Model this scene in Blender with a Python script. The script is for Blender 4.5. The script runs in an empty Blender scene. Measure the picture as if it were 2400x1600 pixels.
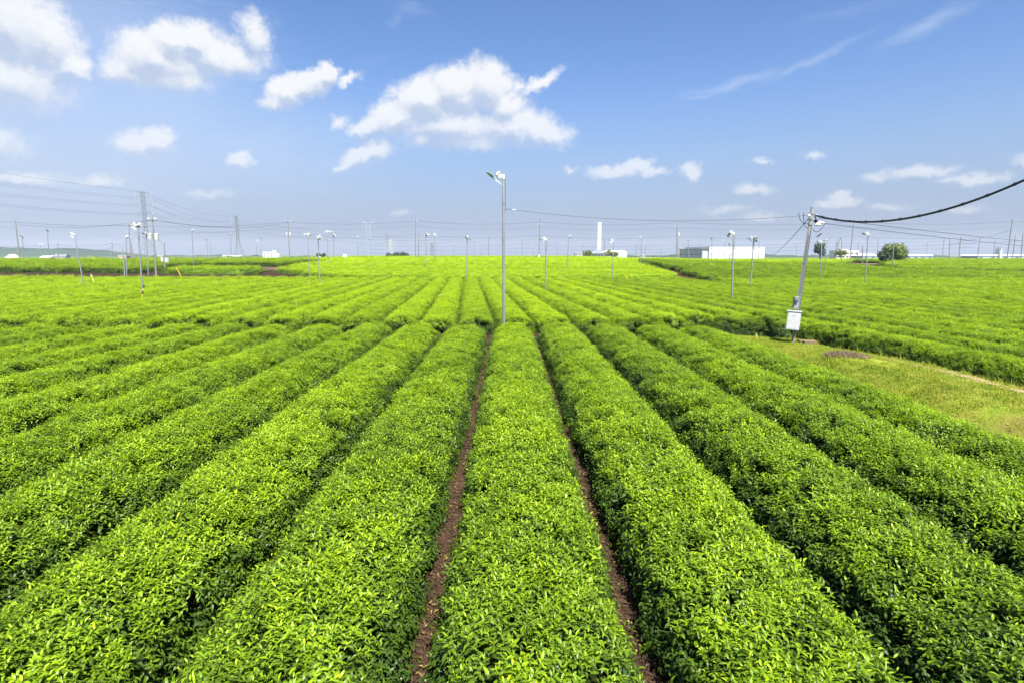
import bpy, math, random
import numpy as np
from mathutils import Vector, Matrix, Quaternion

scene = bpy.context.scene
C = scene.collection
R = math.radians
rng = np.random.default_rng(7)
random.seed(7)

# ------------------------------------------------------------------ camera
EYE = 3.5
cam_data = bpy.data.cameras.new('camera')
cam = bpy.data.objects.new('camera', cam_data)
C.objects.link(cam)
cam.location = (0, 0, EYE)
cam.rotation_euler = (R(90 - 8.615), 0, R(-0.43))
cam_data.sensor_width = 36
cam_data.lens = 20
cam_data.clip_start = 0.1
cam_data.clip_end = 9000
scene.camera = cam

# ------------------------------------------------------------------ light
SUN_EL, SUN_AZ = 57, 163          # azimuth clockwise from +Y: over the right shoulder
sun_data = bpy.data.lights.new('sun', 'SUN')
sun_data.energy = 4.6
sun_data.angle = R(0.53)
sun_data.color = (1.0, 0.955, 0.87)
sun = bpy.data.objects.new('sun', sun_data)
C.objects.link(sun)
sd = Vector((math.sin(R(SUN_AZ)) * math.cos(R(SUN_EL)), math.cos(R(SUN_AZ)) * math.cos(R(SUN_EL)), math.sin(R(SUN_EL))))
sun.rotation_euler = sd.to_track_quat('Z', 'Y').to_euler()
sun.location = sd * 200

scene.view_settings.view_transform = 'Standard'
scene.view_settings.look = 'None'
scene.view_settings.gamma = 1
scene.view_settings.exposure = 1.53
scene.view_settings.use_curve_mapping = False
scene.render.engine = 'CYCLES'
scene.cycles.use_denoising = True
scene.cycles.max_bounces = 5
scene.cycles.diffuse_bounces = 2
scene.cycles.transmission_bounces = 2
scene.cycles.transparent_max_bounces = 6
scene.cycles.volume_bounces = 0
scene.cycles.use_adaptive_sampling = True
scene.cycles.adaptive_threshold = 0.02
scene.cycles.caustics_reflective = False
scene.cycles.caustics_refractive = False
scene.render.use_persistent_data = False

# ------------------------------------------------------------------ sky with clouds (directions: azimuth, elevation in degrees)
CUMULUS = [(-38.88, 16.07, 2.9, 2.9, 12.3, 0.85), (-36.99, 15.64, 2.1, 2.6, 11.2, 0.8), (-35.76, 14.03, 1.4, 1.2, 9.7, 0.75), (-39.26, 12.42, 3.9, 2.2, 9.9, 0.7), (-29.8, 15.56, 3.32, 2.1, 8.5, 1), (-28.74, 17.05, 1.9, 1.46, 8.9, 1), (-27.19, 17.2, 2.21, 1.39, 8.4, 1), (-25.83, 16.3, 2.44, 1.65, 7.6, 0.9), (-22.57, 18.14, 1.43, 1.73, 7.1, 0.62), (-23.71, 16.26, 2.53, 1.45, 6.8, 0.55), (-32.06, 14.33, 1.73, 1.29, 8.7, 0.8), (-29.13, 14.13, 3.39, 1.11, 7.6, 0.7), (-19.86, 14.28, 2.08, 1.23, 20.0, 1), (-17.65, 15.15, 2.28, 1.09, 22.7, 1), (-16.51, 15.82, 1.04, 0.82, 4.5, 1), (-14.66, 15.45, 1.29, 0.45, 28.9, 0.6), (-21.34, 13.26, 1.2, 0.69, 25.1, 0.7), (-7.69, 14.1, 3.2, 2.1, 1.9, 1.1), (-4.85, 15.01, 2.99, 2.22, 1.3, 1.1), (-2.01, 15.42, 2.68, 2.29, 0.6, 1.05), (-10.51, 12.65, 3.17, 1.54, 22.3, 1), (-5.71, 12.06, 6.1, 1.79, 1.2, 0.9), (0.22, 12.13, 3.9, 1.69, 0.0, 0.85), (2.98, 11.63, 3.2, 1.43, -12.5, 0.85), (-0.18, 13.87, 2.25, 1.39, 0.1, 0.85), (-12.97, 11.7, 2.02, 0.95, 22.7, 0.8), (-3.69, 10.78, 6.98, 1.07, 0.7, 0.6), (-13.77, 9.17, 2.18, 0.83, 20.3, 0.85), (-12.38, 9.79, 1.65, 0.98, 22.2, 0.8), (-15.27, 8.24, 1.46, 0.42, 17.3, 0.7), (-8.09, 10.69, 1.13, 0.64, 11.5, 0.85), (2.95, 15.74, 2.27, 0.6, 27.3, 0.55), (1.04, 15.43, 0.73, 0.72, -0.2, 0.5), (-15.88, 11.84, 0.83, 0.54, 3.3, 0.5), (-31.82, 8.77, 2.01, 1.06, 5.4, 0.7), (-30.58, 9.42, 1.4, 0.8, 5.5, 0.72), (-24.26, 8.11, 1.3, 0.64, 3.7, 0.8), (-24.05, 8.62, 0.69, 0.53, 3.8, 0.75), (-39.22, 5.69, 2.72, 0.53, 4.7, 0.5), (-34.91, 5.96, 1.67, 0.43, 9.2, 0.5), (10.31, 7.77, 2.42, 0.58, -1.4, 0.75), (12.22, 8.26, 1.51, 0.65, 8.3, 0.72), (13.59, 7.68, 1.42, 0.46, -1.8, 0.62), (17.46, 7.58, 1.29, 0.79, -12.3, 0.78), (22.57, 5.91, 1.79, 0.52, -2.4, 0.6), (29.67, 4.4, 1.78, 0.46, -2.5, 0.75), (29.63, 4.87, 0.89, 0.46, -2.7, 0.72), (35.36, 6.48, 2.37, 0.46, 1.5, 0.62), (38.53, 5.72, 2.32, 0.44, 1.5, 0.62), (32.37, 6.47, 1.14, 0.51, -4.0, 0.45), (23.45, 8.25, 1.05, 0.33, -3.5, 0.42), (27.43, 8.44, 0.92, 0.31, -4.2, 0.42), (5.82, 8.25, 0.82, 0.35, -0.8, 0.5), (20.56, 4.13, 2.03, 0.42, -1.5, 0.4), (-26.97, 5.24, 1.65, 0.36, 2.7, 0.38), (23.85, 3.43, 1.59, 0.38, -1.5, 0.38), (33.24, 3.83, 1.33, 0.34, -2.5, 0.42), (38.52, 3.59, 1.17, 0.32, -2.8, 0.38), (-10.16, 4.08, 0.89, 0.36, 0.8, 0.42), (42.12, 6.65, 1.39, 0.48, -5.9, 0.5), (-42.46, 7.96, 3.55, 1.73, 7.3, 0.6)]
CIRRUS = [(20.69, 14.79, 5.01, 0.54, 8.8, 0.5), (26.88, 15.97, 5.18, 0.48, 18.5, 0.45), (34.6, 17.12, 3.7, 0.75, 18.2, 0.5), (17.83, 13.96, 2.97, 0.28, 7.8, 0.35), (-9.06, 21.44, 2.33, 0.7, -6.8, 0.3), (-10.45, 20.56, 1.16, 0.58, 43.6, 0.3), (29.27, 19.08, 5.51, 0.59, 2.3, 0.22), (-38.28, 10.26, 6.0, 3.2, 8.0, 0.6), (-35.27, 9.43, 5.0, 2.2, 6.6, 0.5), (-30, 7.5, 7.0, 1.6, 5, .35), (-37, 12, 17, 12, 5, .95), (-24, 9.5, 15, 7, 4, .5), (-12.29, 17.31, 2.69, 0.47, 8.6, 0.18), (-20.6, 19.47, 0.7, 0.94, 6.9, 0.25)]


class NT:
    def __init__(s, tree): s.t = tree
    def n(s, kind, **kw):
        nd = s.t.nodes.new(kind)
        for k, v in kw.items(): setattr(nd, k, v)
        return nd
    def link(s, a, b): s.t.links.new(a, b)
    def put(s, sock, v):
        if isinstance(v, (int, float)): sock.default_value = v
        elif isinstance(v, (tuple, list)): sock.default_value = v
        else: s.link(v, sock)
    def math(s, op, a, b=None, c=None, clamp=False):
        nd = s.n('ShaderNodeMath', operation=op, use_clamp=clamp)
        for i, v in enumerate((a, b, c)):
            if v is not None: s.put(nd.inputs[i], v)
        return nd.outputs[0]
    def vmath(s, op, a, b=None, out=0):
        nd = s.n('ShaderNodeVectorMath', operation=op)
        s.put(nd.inputs[0], a)
        if b is not None: s.put(nd.inputs[1], b)
        return nd.outputs[out]
    def noise(s, vec, scale, detail=4, rough=.55, out='Fac', dist=0.0):
        nd = s.n('ShaderNodeTexNoise')
        if vec is not None: s.link(vec, nd.inputs['Vector'])
        nd.inputs['Scale'].default_value = scale
        nd.inputs['Detail'].default_value = detail
        nd.inputs['Roughness'].default_value = rough
        nd.inputs['Distortion'].default_value = dist
        return nd.outputs[out]
    def mix(s, fac, a, b, blend='MIX'):
        nd = s.n('ShaderNodeMix', data_type='RGBA', blend_type=blend)
        s.put(nd.inputs['Factor'], fac)
        s.put(nd.inputs['A'] if False else nd.inputs[6], a)
        s.put(nd.inputs[7], b)
        return nd.outputs[2]
    def smooth(s, v, lo, hi):
        nd = s.n('ShaderNodeMapRange', interpolation_type='SMOOTHSTEP')
        s.put(nd.inputs['Value'], v)
        nd.inputs['From Min'].default_value = lo
        nd.inputs['From Max'].default_value = hi
        return nd.outputs['Result']
    def lin(s, v, lo, hi, a=0.0, b=1.0):
        nd = s.n('ShaderNodeMapRange')
        s.put(nd.inputs['Value'], v)
        nd.inputs['From Min'].default_value = lo
        nd.inputs['From Max'].default_value = hi
        nd.inputs['To Min'].default_value = a
        nd.inputs['To Max'].default_value = b
        return nd.outputs['Result']


def cloud_group(name, lobes):
    g = bpy.data.node_groups.new(name, 'ShaderNodeTree')
    g.interface.new_socket('v', in_out='INPUT', socket_type='NodeSocketVector')
    g.interface.new_socket('f', in_out='OUTPUT', socket_type='NodeSocketFloat')
    t = NT(g)
    gi = t.n('NodeGroupInput'); go = t.n('NodeGroupOutput')
    cur = None
    for az, el, rx, ry, rot, w in lobes:
        mp = t.n('ShaderNodeMapping', vector_type='TEXTURE')
        vin = gi.outputs[0]
        if cur is not None:                              # keeps the evaluation sequential (short node stack)
            nd = t.n('ShaderNodeVectorMath', operation='MULTIPLY_ADD')
            t.link(cur, nd.inputs[0]); nd.inputs[1].default_value = (1e-7, 1e-7, 0); t.link(gi.outputs[0], nd.inputs[2])
            vin = nd.outputs[0]
        t.link(vin, mp.inputs['Vector'])
        mp.inputs['Location'].default_value = (az, el, 0)
        mp.inputs['Rotation'].default_value = (0, 0, R(rot))
        mp.inputs['Scale'].default_value = (rx * 1.25, ry * 1.25, 1)
        ln = t.vmath('LENGTH', mp.outputs[0], out=1)
        f = t.math('MULTIPLY_ADD', ln, -w, w)
        if cur is None: cur = f
        else:
            nd = t.n('ShaderNodeMath', operation='SMOOTH_MAX')
            t.link(cur, nd.inputs[0]); t.link(f, nd.inputs[1]); nd.inputs[2].default_value = .12
            cur = nd.outputs[0]
    t.link(cur, go.inputs[0])
    return g


world = bpy.data.worlds.new('World')
scene.world = world
world.use_nodes = True
wt = NT(world.node_tree)
world.node_tree.nodes.clear()
w_out = wt.n('ShaderNodeOutputWorld')
w_bg = wt.n('ShaderNodeBackground')
sky = wt.n('ShaderNodeTexSky', sky_type='NISHITA')
sky.sun_disc = False
sky.sun_elevation = R(SUN_EL)
sky.sun_rotation = R(SUN_AZ)
sky.altitude = 100
sky.air_density = 1.0
sky.dust_density = 1.0
sky.ozone_density = 2.0
SKY_STRENGTH = 0.06
w_bg.inputs['Strength'].default_value = SKY_STRENGTH
tc = wt.n('ShaderNodeTexCoord')
sep = wt.n('ShaderNodeSeparateXYZ')
wt.link(tc.outputs['Generated'], sep.inputs[0])
az = wt.math('MULTIPLY', wt.math('ARCTAN2', sep.outputs[0], sep.outputs[1]), 180 / math.pi)
el = wt.math('MULTIPLY', wt.math('ARCSINE', sep.outputs[2]), 180 / math.pi)
cmb = wt.n('ShaderNodeCombineXYZ')
wt.link(az, cmb.inputs[0]); wt.link(el, cmb.inputs[1])
v0 = cmb.outputs[0]
# warp the directions a little so that the outlines billow
warp1 = wt.vmath('SUBTRACT', wt.noise(v0, .45, 3, .5, 'Color'), (.5, .5, .5))
warp2 = wt.vmath('SUBTRACT', wt.noise(v0, 1.5, 5, .6, 'Color'), (.5, .5, .5))
wv = wt.vmath('ADD', v0, wt.vmath('ADD', wt.vmath('MULTIPLY', warp1, (2.2, 1.3, 0)), wt.vmath('MULTIPLY', warp2, (1.3, 1.0, 0))))
gcum = cloud_group('cumulus_field', CUMULUS)
gcir = cloud_group('cirrus_field', CIRRUS)


def grp(g, v):
    nd = wt.n('ShaderNodeGroup'); nd.node_tree = g
    wt.link(v, nd.inputs[0]); return nd.outputs[0]


fine = wt.math('SUBTRACT', wt.noise(v0, 1.1, 8, .62), .5)
fine2 = wt.math('SUBTRACT', wt.noise(v0, 4.2, 6, .6), .5)
raw = grp(gcum, wv)
# more cloud above than here means a shaded base; less above means a sunlit top
raw_up = grp(gcum, wt.vmath('ADD', wv, (.35, 1.15, 0)))
grad = wt.math('ADD', wt.math('SUBTRACT', raw_up, wt.math('MAXIMUM', raw, 0)), wt.math('ADD', wt.math('MULTIPLY', fine, -.45), wt.math('MULTIPLY', fine2, -.15)))
shade = wt.smooth(wt.math('ADD', grad, wt.math('MULTIPLY', raw_up, .35)), -.28, .62)
field = wt.math('ADD', raw, wt.math('ADD', wt.math('MULTIPLY', fine, .50), wt.math('MULTIPLY', fine2, .13)))
amr = wt.n('ShaderNodeMapRange', interpolation_type='SMOOTHSTEP')
wt.link(field, amr.inputs['Value']); amr.inputs['From Min'].default_value = -.08
wt.link(wt.lin(shade, 0, 1, .46, .52), amr.inputs['From Max'])
alpha = wt.math('MULTIPLY', amr.outputs['Result'], wt.lin(el, 3.5, 14, .42, .95))
# thin veil
strv = wt.vmath('MULTIPLY', v0, (.22, 1.3, 1))
cir = wt.math('ADD', grp(gcir, wt.vmath('ADD', v0, wt.vmath('MULTIPLY', warp1, (2.5, 1.0, 0)))), wt.math('MULTIPLY', wt.math('SUBTRACT', wt.noise(strv, 2.2, 7, .65), .5), .35))
alpha_c = wt.math('MULTIPLY', wt.smooth(cir, .0, .65), .38)
# clear sky
gam = wt.n('ShaderNodeHueSaturation')
wt.link(sky.outputs['Color'], gam.inputs['Color'])
gam.inputs['Saturation'].default_value = 1.20
K = 1.0 / SKY_STRENGTH
low = wt.smooth(el, 17, 0)
clear = wt.mix(wt.math('MULTIPLY', low, .92), wt.mix(1.0, gam.outputs[0], (.97, .92, 1.02, 1), 'MULTIPLY'), (.112 * K, .142 * K, .204 * K, 1))
cl_lit = (.330 * K, .334 * K, .342 * K, 1)
cl_shd = (.182 * K, .217 * K, .280 * K, 1)
c1 = wt.mix(alpha_c, clear, (.25 * K, .285 * K, .345 * K, 1))
c2 = wt.mix(alpha, c1, wt.mix(shade, cl_lit, cl_shd))
wt.link(c2, w_bg.inputs['Color'])
# scattered cumulus of the same kind over the rest of the sky
w_bg2 = wt.n('ShaderNodeBackground'); w_bg2.inputs['Strength'].default_value = SKY_STRENGTH
hz = wt.math('MAXIMUM', sep.outputs[2], .06)
cm2 = wt.n('ShaderNodeCombineXYZ')
wt.link(wt.math('DIVIDE', sep.outputs[0], hz), cm2.inputs[0]); wt.link(wt.math('DIVIDE', sep.outputs[1], hz), cm2.inputs[1])
al2 = wt.math('MULTIPLY', wt.smooth(wt.noise(cm2.outputs[0], .8, 4, .55), .56, .70), .9)
wt.link(wt.mix(al2, clear, wt.mix(.4, cl_lit, cl_shd)), w_bg2.inputs['Color'])
inside = wt.math('MULTIPLY', wt.smooth(wt.math('ABSOLUTE', az), 54, 47), wt.math('MULTIPLY', wt.smooth(el, 27, 23.5), wt.math('GREATER_THAN', el, -8)))
w_mix = wt.n('ShaderNodeMixShader')
wt.link(inside, w_mix.inputs[0]); wt.link(w_bg2.outputs[0], w_mix.inputs[1]); wt.link(w_bg.outputs[0], w_mix.inputs[2])
wt.link(w_mix.outputs[0], w_out.inputs[0])
world.cycles.sampling_method = 'MANUAL'
world.cycles.sample_map_resolution = 256


# ------------------------------------------------------------------ terrain
def sm(a, b, x):
    t = np.clip((np.asarray(x, float) - a) / (b - a), 0, 1)
    return t * t * (3 - 2 * t)


def lerp3(x, l, c, r):
    x = np.asarray(x, float)
    return c + (l - c) * sm(0, 1, (-45 - x) / 25) * (x < -45) + (r - c) * sm(15, 60, x) * (x >= -45)


def T(x, y):
    x = np.asarray(x, float); y = np.asarray(y, float)
    z = lerp3(x, 1.8, 2.0, 1.45) * sm(62, 118, y + lerp3(x, 5, 0, -9)) + lerp3(x, -1.2, .3, .15) * sm(115, 220, y)
    return z - np.maximum(z, 0) * sm(270, 420, y)


def t1(x, y): return float(T(x, y))


# ------------------------------------------------------------------ helpers
def tag(o, label=None, cat=None, group=None, kind=None):
    if label: o['label'] = label
    if cat: o['category'] = cat
    if group: o['group'] = group
    if kind: o['kind'] = kind
    return o


def empty(name, loc=(0, 0, 0), label=None, cat=None, group=None):
    o = bpy.data.objects.new(name, None)
    o.empty_display_size = .2
    o.location = loc
    C.objects.link(o)
    return tag(o, label, cat, group)


def mesh_obj(name, me, mat=None, parent=None, loc=(0, 0, 0)):
    if mat is not None and not me.materials: me.materials.append(mat)
    o = bpy.data.objects.new(name, me)
    o.location = loc
    C.objects.link(o)
    if parent is not None: o.parent = parent
    return o


def np_mesh(name, V, F, smooth=True):
    """V (n,3), F (m,k) constant k faces, fast"""
    V = np.asarray(V, np.float32); F = np.asarray(F, np.int32)
    me = bpy.data.meshes.new(name)
    me.vertices.add(len(V)); me.vertices.foreach_set('co', V.ravel())
    k = F.shape[1]
    me.loops.add(F.size); me.loops.foreach_set('vertex_index', F.ravel())
    me.polygons.add(len(F)); me.polygons.foreach_set('loop_start', np.arange(len(F), dtype=np.int32) * k)
    me.polygons.foreach_set('use_smooth', np.full(len(F), smooth))
    me.update(calc_edges=True)
    me.validate()
    return me


class MB:
    def __init__(s): s.v = []; s.f = []; s.m = Matrix.Identity(4)
    def add(s, vs, fs):
        b = len(s.v)
        s.v += [tuple(s.m @ Vector(v)) for v in vs]
        s.f += [tuple(b + i for i in f) for f in fs]
    def box(s, c, d, rot=None, taper=1.0):
        x, y, z = d[0] / 2, d[1] / 2, d[2] / 2
        vs = [(-x, -y, -z), (x, -y, -z), (x, y, -z), (-x, y, -z), (-x * taper, -y * taper, z), (x * taper, -y * taper, z), (x * taper, y * taper, z), (-x * taper, y * taper, z)]
        M = rot.to_matrix() if rot is not None else Matrix.Identity(3)
        vs = [M @ Vector(v) + Vector(c) for v in vs]
        s.add(vs, [(0, 3, 2, 1), (4, 5, 6, 7), (0, 1, 5, 4), (1, 2, 6, 5), (2, 3, 7, 6), (3, 0, 4, 7)])
    def tube(s, pts, radii, n=8, caps=True):
        pts = [Vector(p) for p in pts]
        if isinstance(radii, (int, float)): radii = [radii] * len(pts)
        rings = []
        prev = None
        for i, p in enumerate(pts):
            d = (pts[min(i + 1, len(pts) - 1)] - pts[max(i - 1, 0)]).normalized()
            a = prev if prev is not None else (Vector((0, 0, 1)) if abs(d.z) < .9 else Vector((1, 0, 0)))
            u = (a - d * a.dot(d)).normalized(); w = d.cross(u); prev = u
            rings.append([p + (u * math.cos(2 * math.pi * j / n) + w * math.sin(2 * math.pi * j / n)) * radii[i] for j in range(n)])
        vs = [v for r in rings for v in r]
        fs = []
        for i in range(len(pts) - 1):
            for j in range(n):
                k = (j + 1) % n
                fs.append((i * n + j, i * n + k, (i + 1) * n + k, (i + 1) * n + j))
        if caps:
            fs.append(tuple(range(n - 1, -1, -1))); fs.append(tuple((len(pts) - 1) * n + j for j in range(n)))
        s.add(vs, fs)
    def mesh(s, name, smooth=False):
        me = bpy.data.meshes.new(name)
        me.from_pydata(s.v, [], s.f)
        me.polygons.foreach_set('use_smooth', [smooth] * len(me.polygons))
        me.update()
        return me
    def build(s, name, mat, parent=None, smooth=False, loc=(0, 0, 0)):
        return mesh_obj(name, s.mesh(name, smooth), mat, parent, loc)


def new_mat(name):
    m = bpy.data.materials.new(name); m.use_nodes = True
    t = NT(m.node_tree)
    return m, t, m.node_tree.nodes['Principled BSDF'], m.node_tree.nodes['Material Output']


def plain(name, col, rough=.6, metal=0.0, var=.12, scale=6.0, bump=0.0, spec=.4):
    m, t, p, out = new_mat(name)
    tcn = t.n('ShaderNodeTexCoord')
    n = t.noise(tcn.outputs['Object'], scale, 5, .6)
    c2 = tuple(max(0, c * (1 - var * 2)) for c in col) + (1,)
    c3 = tuple(min(1, c * (1 + var)) for c in col) + (1,)
    t.link(t.mix(t.lin(n, .3, .7), c2, c3), p.inputs['Base Color'])
    p.inputs['Roughness'].default_value = rough
    p.inputs['Metallic'].default_value = metal
    p.inputs['Specular IOR Level'].default_value = spec
    if bump:
        b = t.n('ShaderNodeBump'); b.inputs['Strength'].default_value = bump; b.inputs['Distance'].default_value = .02
        t.link(n, b.inputs['Height']); t.link(b.outputs[0], p.inputs['Normal'])
    return m


# --- leaves: colour from the age of the leaf (tone), the clump (tint) and slow patches over the field
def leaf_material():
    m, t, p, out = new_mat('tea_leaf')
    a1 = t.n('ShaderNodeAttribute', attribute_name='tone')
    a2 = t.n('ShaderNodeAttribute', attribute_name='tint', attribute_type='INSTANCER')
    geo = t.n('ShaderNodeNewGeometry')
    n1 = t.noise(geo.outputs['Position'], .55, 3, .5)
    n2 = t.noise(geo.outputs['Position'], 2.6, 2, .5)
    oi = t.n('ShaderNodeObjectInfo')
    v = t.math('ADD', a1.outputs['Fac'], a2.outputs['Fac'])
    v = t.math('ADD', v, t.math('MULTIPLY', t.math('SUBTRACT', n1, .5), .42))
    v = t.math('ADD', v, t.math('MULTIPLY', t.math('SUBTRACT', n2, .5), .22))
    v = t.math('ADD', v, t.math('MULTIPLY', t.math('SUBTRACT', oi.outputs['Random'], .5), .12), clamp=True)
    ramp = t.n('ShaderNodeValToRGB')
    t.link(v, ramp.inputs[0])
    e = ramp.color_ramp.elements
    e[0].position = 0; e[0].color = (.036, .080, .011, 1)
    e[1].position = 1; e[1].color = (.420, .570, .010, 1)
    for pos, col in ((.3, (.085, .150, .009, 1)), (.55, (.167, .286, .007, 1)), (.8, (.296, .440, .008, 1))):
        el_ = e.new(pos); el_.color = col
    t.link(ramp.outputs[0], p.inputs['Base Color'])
    p.inputs['Roughness'].default_value = .42
    p.inputs['Specular IOR Level'].default_value = .45
    tr = t.n('ShaderNodeBsdfTranslucent')
    t.link(t.mix(1.0, ramp.outputs[0], (1.25, 1.15, .5, 1), 'MULTIPLY'), tr.inputs['Color'])
    mx = t.n('ShaderNodeMixShader'); mx.inputs[0].default_value = .42
    t.link(p.outputs[0], mx.inputs[1]); t.link(tr.outputs[0], mx.inputs[2])
    t.link(mx.outputs[0], out.inputs['Surface'])
    return m


def veg_core(name, c1, c2, scale=5.0):
    m, t, p, out = new_mat(name)
    geo = t.n('ShaderNodeNewGeometry')
    n = t.noise(geo.outputs['Position'], scale, 6, .65)
    t.link(t.mix(t.lin(n, .35, .68), c1 + (1,), c2 + (1,)), p.inputs['Base Color'])
    p.inputs['Roughness'].default_value = .8
    p.inputs['Specular IOR Level'].default_value = .0
    b = t.n('ShaderNodeBump'); b.inputs['Strength'].default_value = .8; b.inputs['Distance'].default_value = .08
    t.link(n, b.inputs['Height']); t.link(b.outputs[0], p.inputs['Normal'])
    return m


M = {}
M['leaf'] = leaf_material()
M['core'] = veg_core('tea_twigs_shaded', (.012, .016, .005), (.026, .046, .008))  # inner twigs, with the shade inside the hedge put into the dark colour
M['core_far'] = veg_core('tea_twigs_far', (.055, .110, .012), (.120, .205, .014), 2.5)
M['steel'] = plain('galvanised_steel', (.21, .23, .245), .6, .1, .10, 3, spec=.5)
M['concrete'] = plain('pole_concrete', (.22, .215, .20), .85, 0, .12, 2)
M['darkpole'] = plain('weathered_pole', (.20, .17, .14), .85, 0, .15, 2)
M['white'] = plain('white_paint', (.60, .61, .62), .45, 0, .04, 4)
M['fan'] = plain('fan_white', (.50, .53, .51), .4, 0, .08, 6)
M['fandark'] = plain('fan_grey', (.33, .37, .38), .45, .1, .1, 6)
M['black'] = plain('cable_black', (.012, .016, .026), .45, 0, .1, 4)
M['wire'] = plain('wire_grey', (.10, .12, .15), .6, 0, .1, 4)
M['box'] = plain('box_enamel', (.46, .47, .49), .4, 0, .05, 5)
M['porcelain'] = plain('porcelain', (.6, .6, .58), .25, 0, .03, 5)
M['yellow'] = plain('marker_yellow', (.70, .47, .03), .5, 0, .06, 5)
M['cream'] = plain('cream_wall', (.66, .62, .54), .8, 0, .06, .3)
M['pink'] = plain('salmon_wall', (.60, .44, .38), .8, 0, .08, .5)
M['greywall'] = plain('grey_wall', (.42, .44, .44), .8, 0, .07, .3)
M['roofgrey'] = plain('grey_roof', (.16, .18, .20), .7, 0, .1, .4)
M['bluewall'] = plain('blue_grey_wall', (.28, .34, .42), .7, 0, .08, .2)
M['glass'] = plain('window_glass', (.06, .08, .10), .15, 0, .1, 1, spec=.7)
M['lattice'] = plain('lattice_steel', (.22, .24, .26), .5, .3, .1, 1)
M['rubber'] = plain('tyre_rubber', (.02, .02, .02), .8)
M['bark'] = plain('bark', (.10, .075, .05), .9, 0, .2, 5, .5)
M['straw'] = plain('dry_straw', (.085, .050, .026), .85, 0, .3, .8)
M['twig'] = plain('dry_twig', (.16, .11, .065), .85, 0, .3, 1.2)


def soil_material():
    m, t, p, out = new_mat('soil_mulch')
    geo = t.n('ShaderNodeNewGeometry')
    pos = geo.outputs['Position']
    sp = t.n('ShaderNodeSeparateXYZ'); t.link(pos, sp.inputs[0])
    n = t.noise(pos, 9, 8, .7); n2 = t.noise(pos, .8, 3, .5)
    c = t.mix(t.lin(n, .3, .7), (.014, .009, .005, 1), (.050, .027, .014, 1))
    c = t.mix(t.lin(n2, .4, .7, 0, .5), c, (.040, .023, .013, 1))
    far = t.smooth(sp.outputs[1], 150, 320)
    nf = t.noise(pos, .02, 5, .6)
    cf = t.mix(t.lin(nf, .35, .65), (.050, .090, .030, 1), (.110, .150, .045, 1))
    t.link(t.mix(far, c, cf), p.inputs['Base Color'])
    p.inputs['Roughness'].default_value = .95
    p.inputs['Specular IOR Level'].default_value = .15
    b = t.n('ShaderNodeBump'); b.inputs['Strength'].default_value = .7; b.inputs['Distance'].default_value = .03
    t.link(n, b.inputs['Height']); t.link(b.outputs[0], p.inputs['Normal'])
    return m


M['soil'] = soil_material()


def verge_material():
    m, t, p, out = new_mat('verge_turf')
    geo = t.n('ShaderNodeNewGeometry'); pos = geo.outputs['Position']
    sp = t.n('ShaderNodeSeparateXYZ'); t.link(pos, sp.inputs[0])
    n = t.noise(pos, 1.1, 5, .6); n2 = t.noise(pos, 14, 6, .7)
    c = t.mix(t.lin(n, .35, .65), (.160, .230, .018, 1), (.290, .300, .030, 1))
    c = t.mix(t.lin(n2, .35, .7, 0, .6), c, (.100, .145, .014, 1))
    n3 = t.noise(pos, .55, 4, .6)
    c = t.mix(t.lin(n3, .52, .66, 0, .5), c, (.150, .095, .040, 1))
    # trodden line along the top of the bank, bare soil along its foot
    u = t.math('ADD', sp.outputs[0], t.math('MULTIPLY', t.math('SUBTRACT', n, .5), 1.3))
    d = t.math('ABSOLUTE', t.math('SUBTRACT', u, t.lin(sp.outputs[1], 8, 24, 11.9, 11.2)))
    bare = t.math('MULTIPLY', t.smooth(d, .75, .2), t.smooth(sp.outputs[1], 19.5, 15))
    c = t.mix(bare, c, (.30, .225, .125, 1))
    foot = t.smooth(t.math('ADD', sp.outputs[0], t.math('MULTIPLY', t.math('SUBTRACT', n2, .5), .5)), 9.25, 8.75)
    c = t.mix(foot, c, (.10, .055, .035, 1))
    t.link(c, p.inputs['Base Color'])
    p.inputs['Roughness'].default_value = .9; p.inputs['Specular IOR Level'].default_value = .15
    b = t.n('ShaderNodeBump'); b.inputs['Strength'].default_value = .8; b.inputs['Distance'].default_value = .05
    t.link(n2, b.inputs['Height']); t.link(b.outputs[0], p.inputs['Normal'])
    return m


M['verge'] = verge_material()


def grass_material():
    m, t, p, out = new_mat('grass_blade')
    a1 = t.n('ShaderNodeAttribute', attribute_name='tone')
    geo = t.n('ShaderNodeNewGeometry')
    n = t.noise(geo.outputs['Position'], 1.3, 4, .6)
    v = t.math('ADD', t.math('MULTIPLY', a1.outputs['Fac'], .45), t.lin(n, .3, .7, 0, .6), clamp=True)
    r = t.n('ShaderNodeValToRGB'); t.link(v, r.inputs[0])
    e = r.color_ramp.elements
    e[0].color = (.125, .225, .014, 1); e[1].color = (.38, .37, .05, 1)
    x = e.new(.5); x.color = (.245, .305, .018, 1)
    t.link(r.outputs[0], p.inputs['Base Color']); p.inputs['Roughness'].default_value = .6
    p.inputs['Specular IOR Level'].default_value = .3
    tr = t.n('ShaderNodeBsdfTranslucent'); t.link(r.outputs[0], tr.inputs[0])
    mx = t.n('ShaderNodeMixShader'); mx.inputs[0].default_value = .3
    t.link(p.outputs[0], mx.inputs[1]); t.link(tr.outputs[0], mx.inputs[2]); t.link(mx.outputs[0], out.inputs['Surface'])
    return m


M['grass'] = grass_material()


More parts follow.
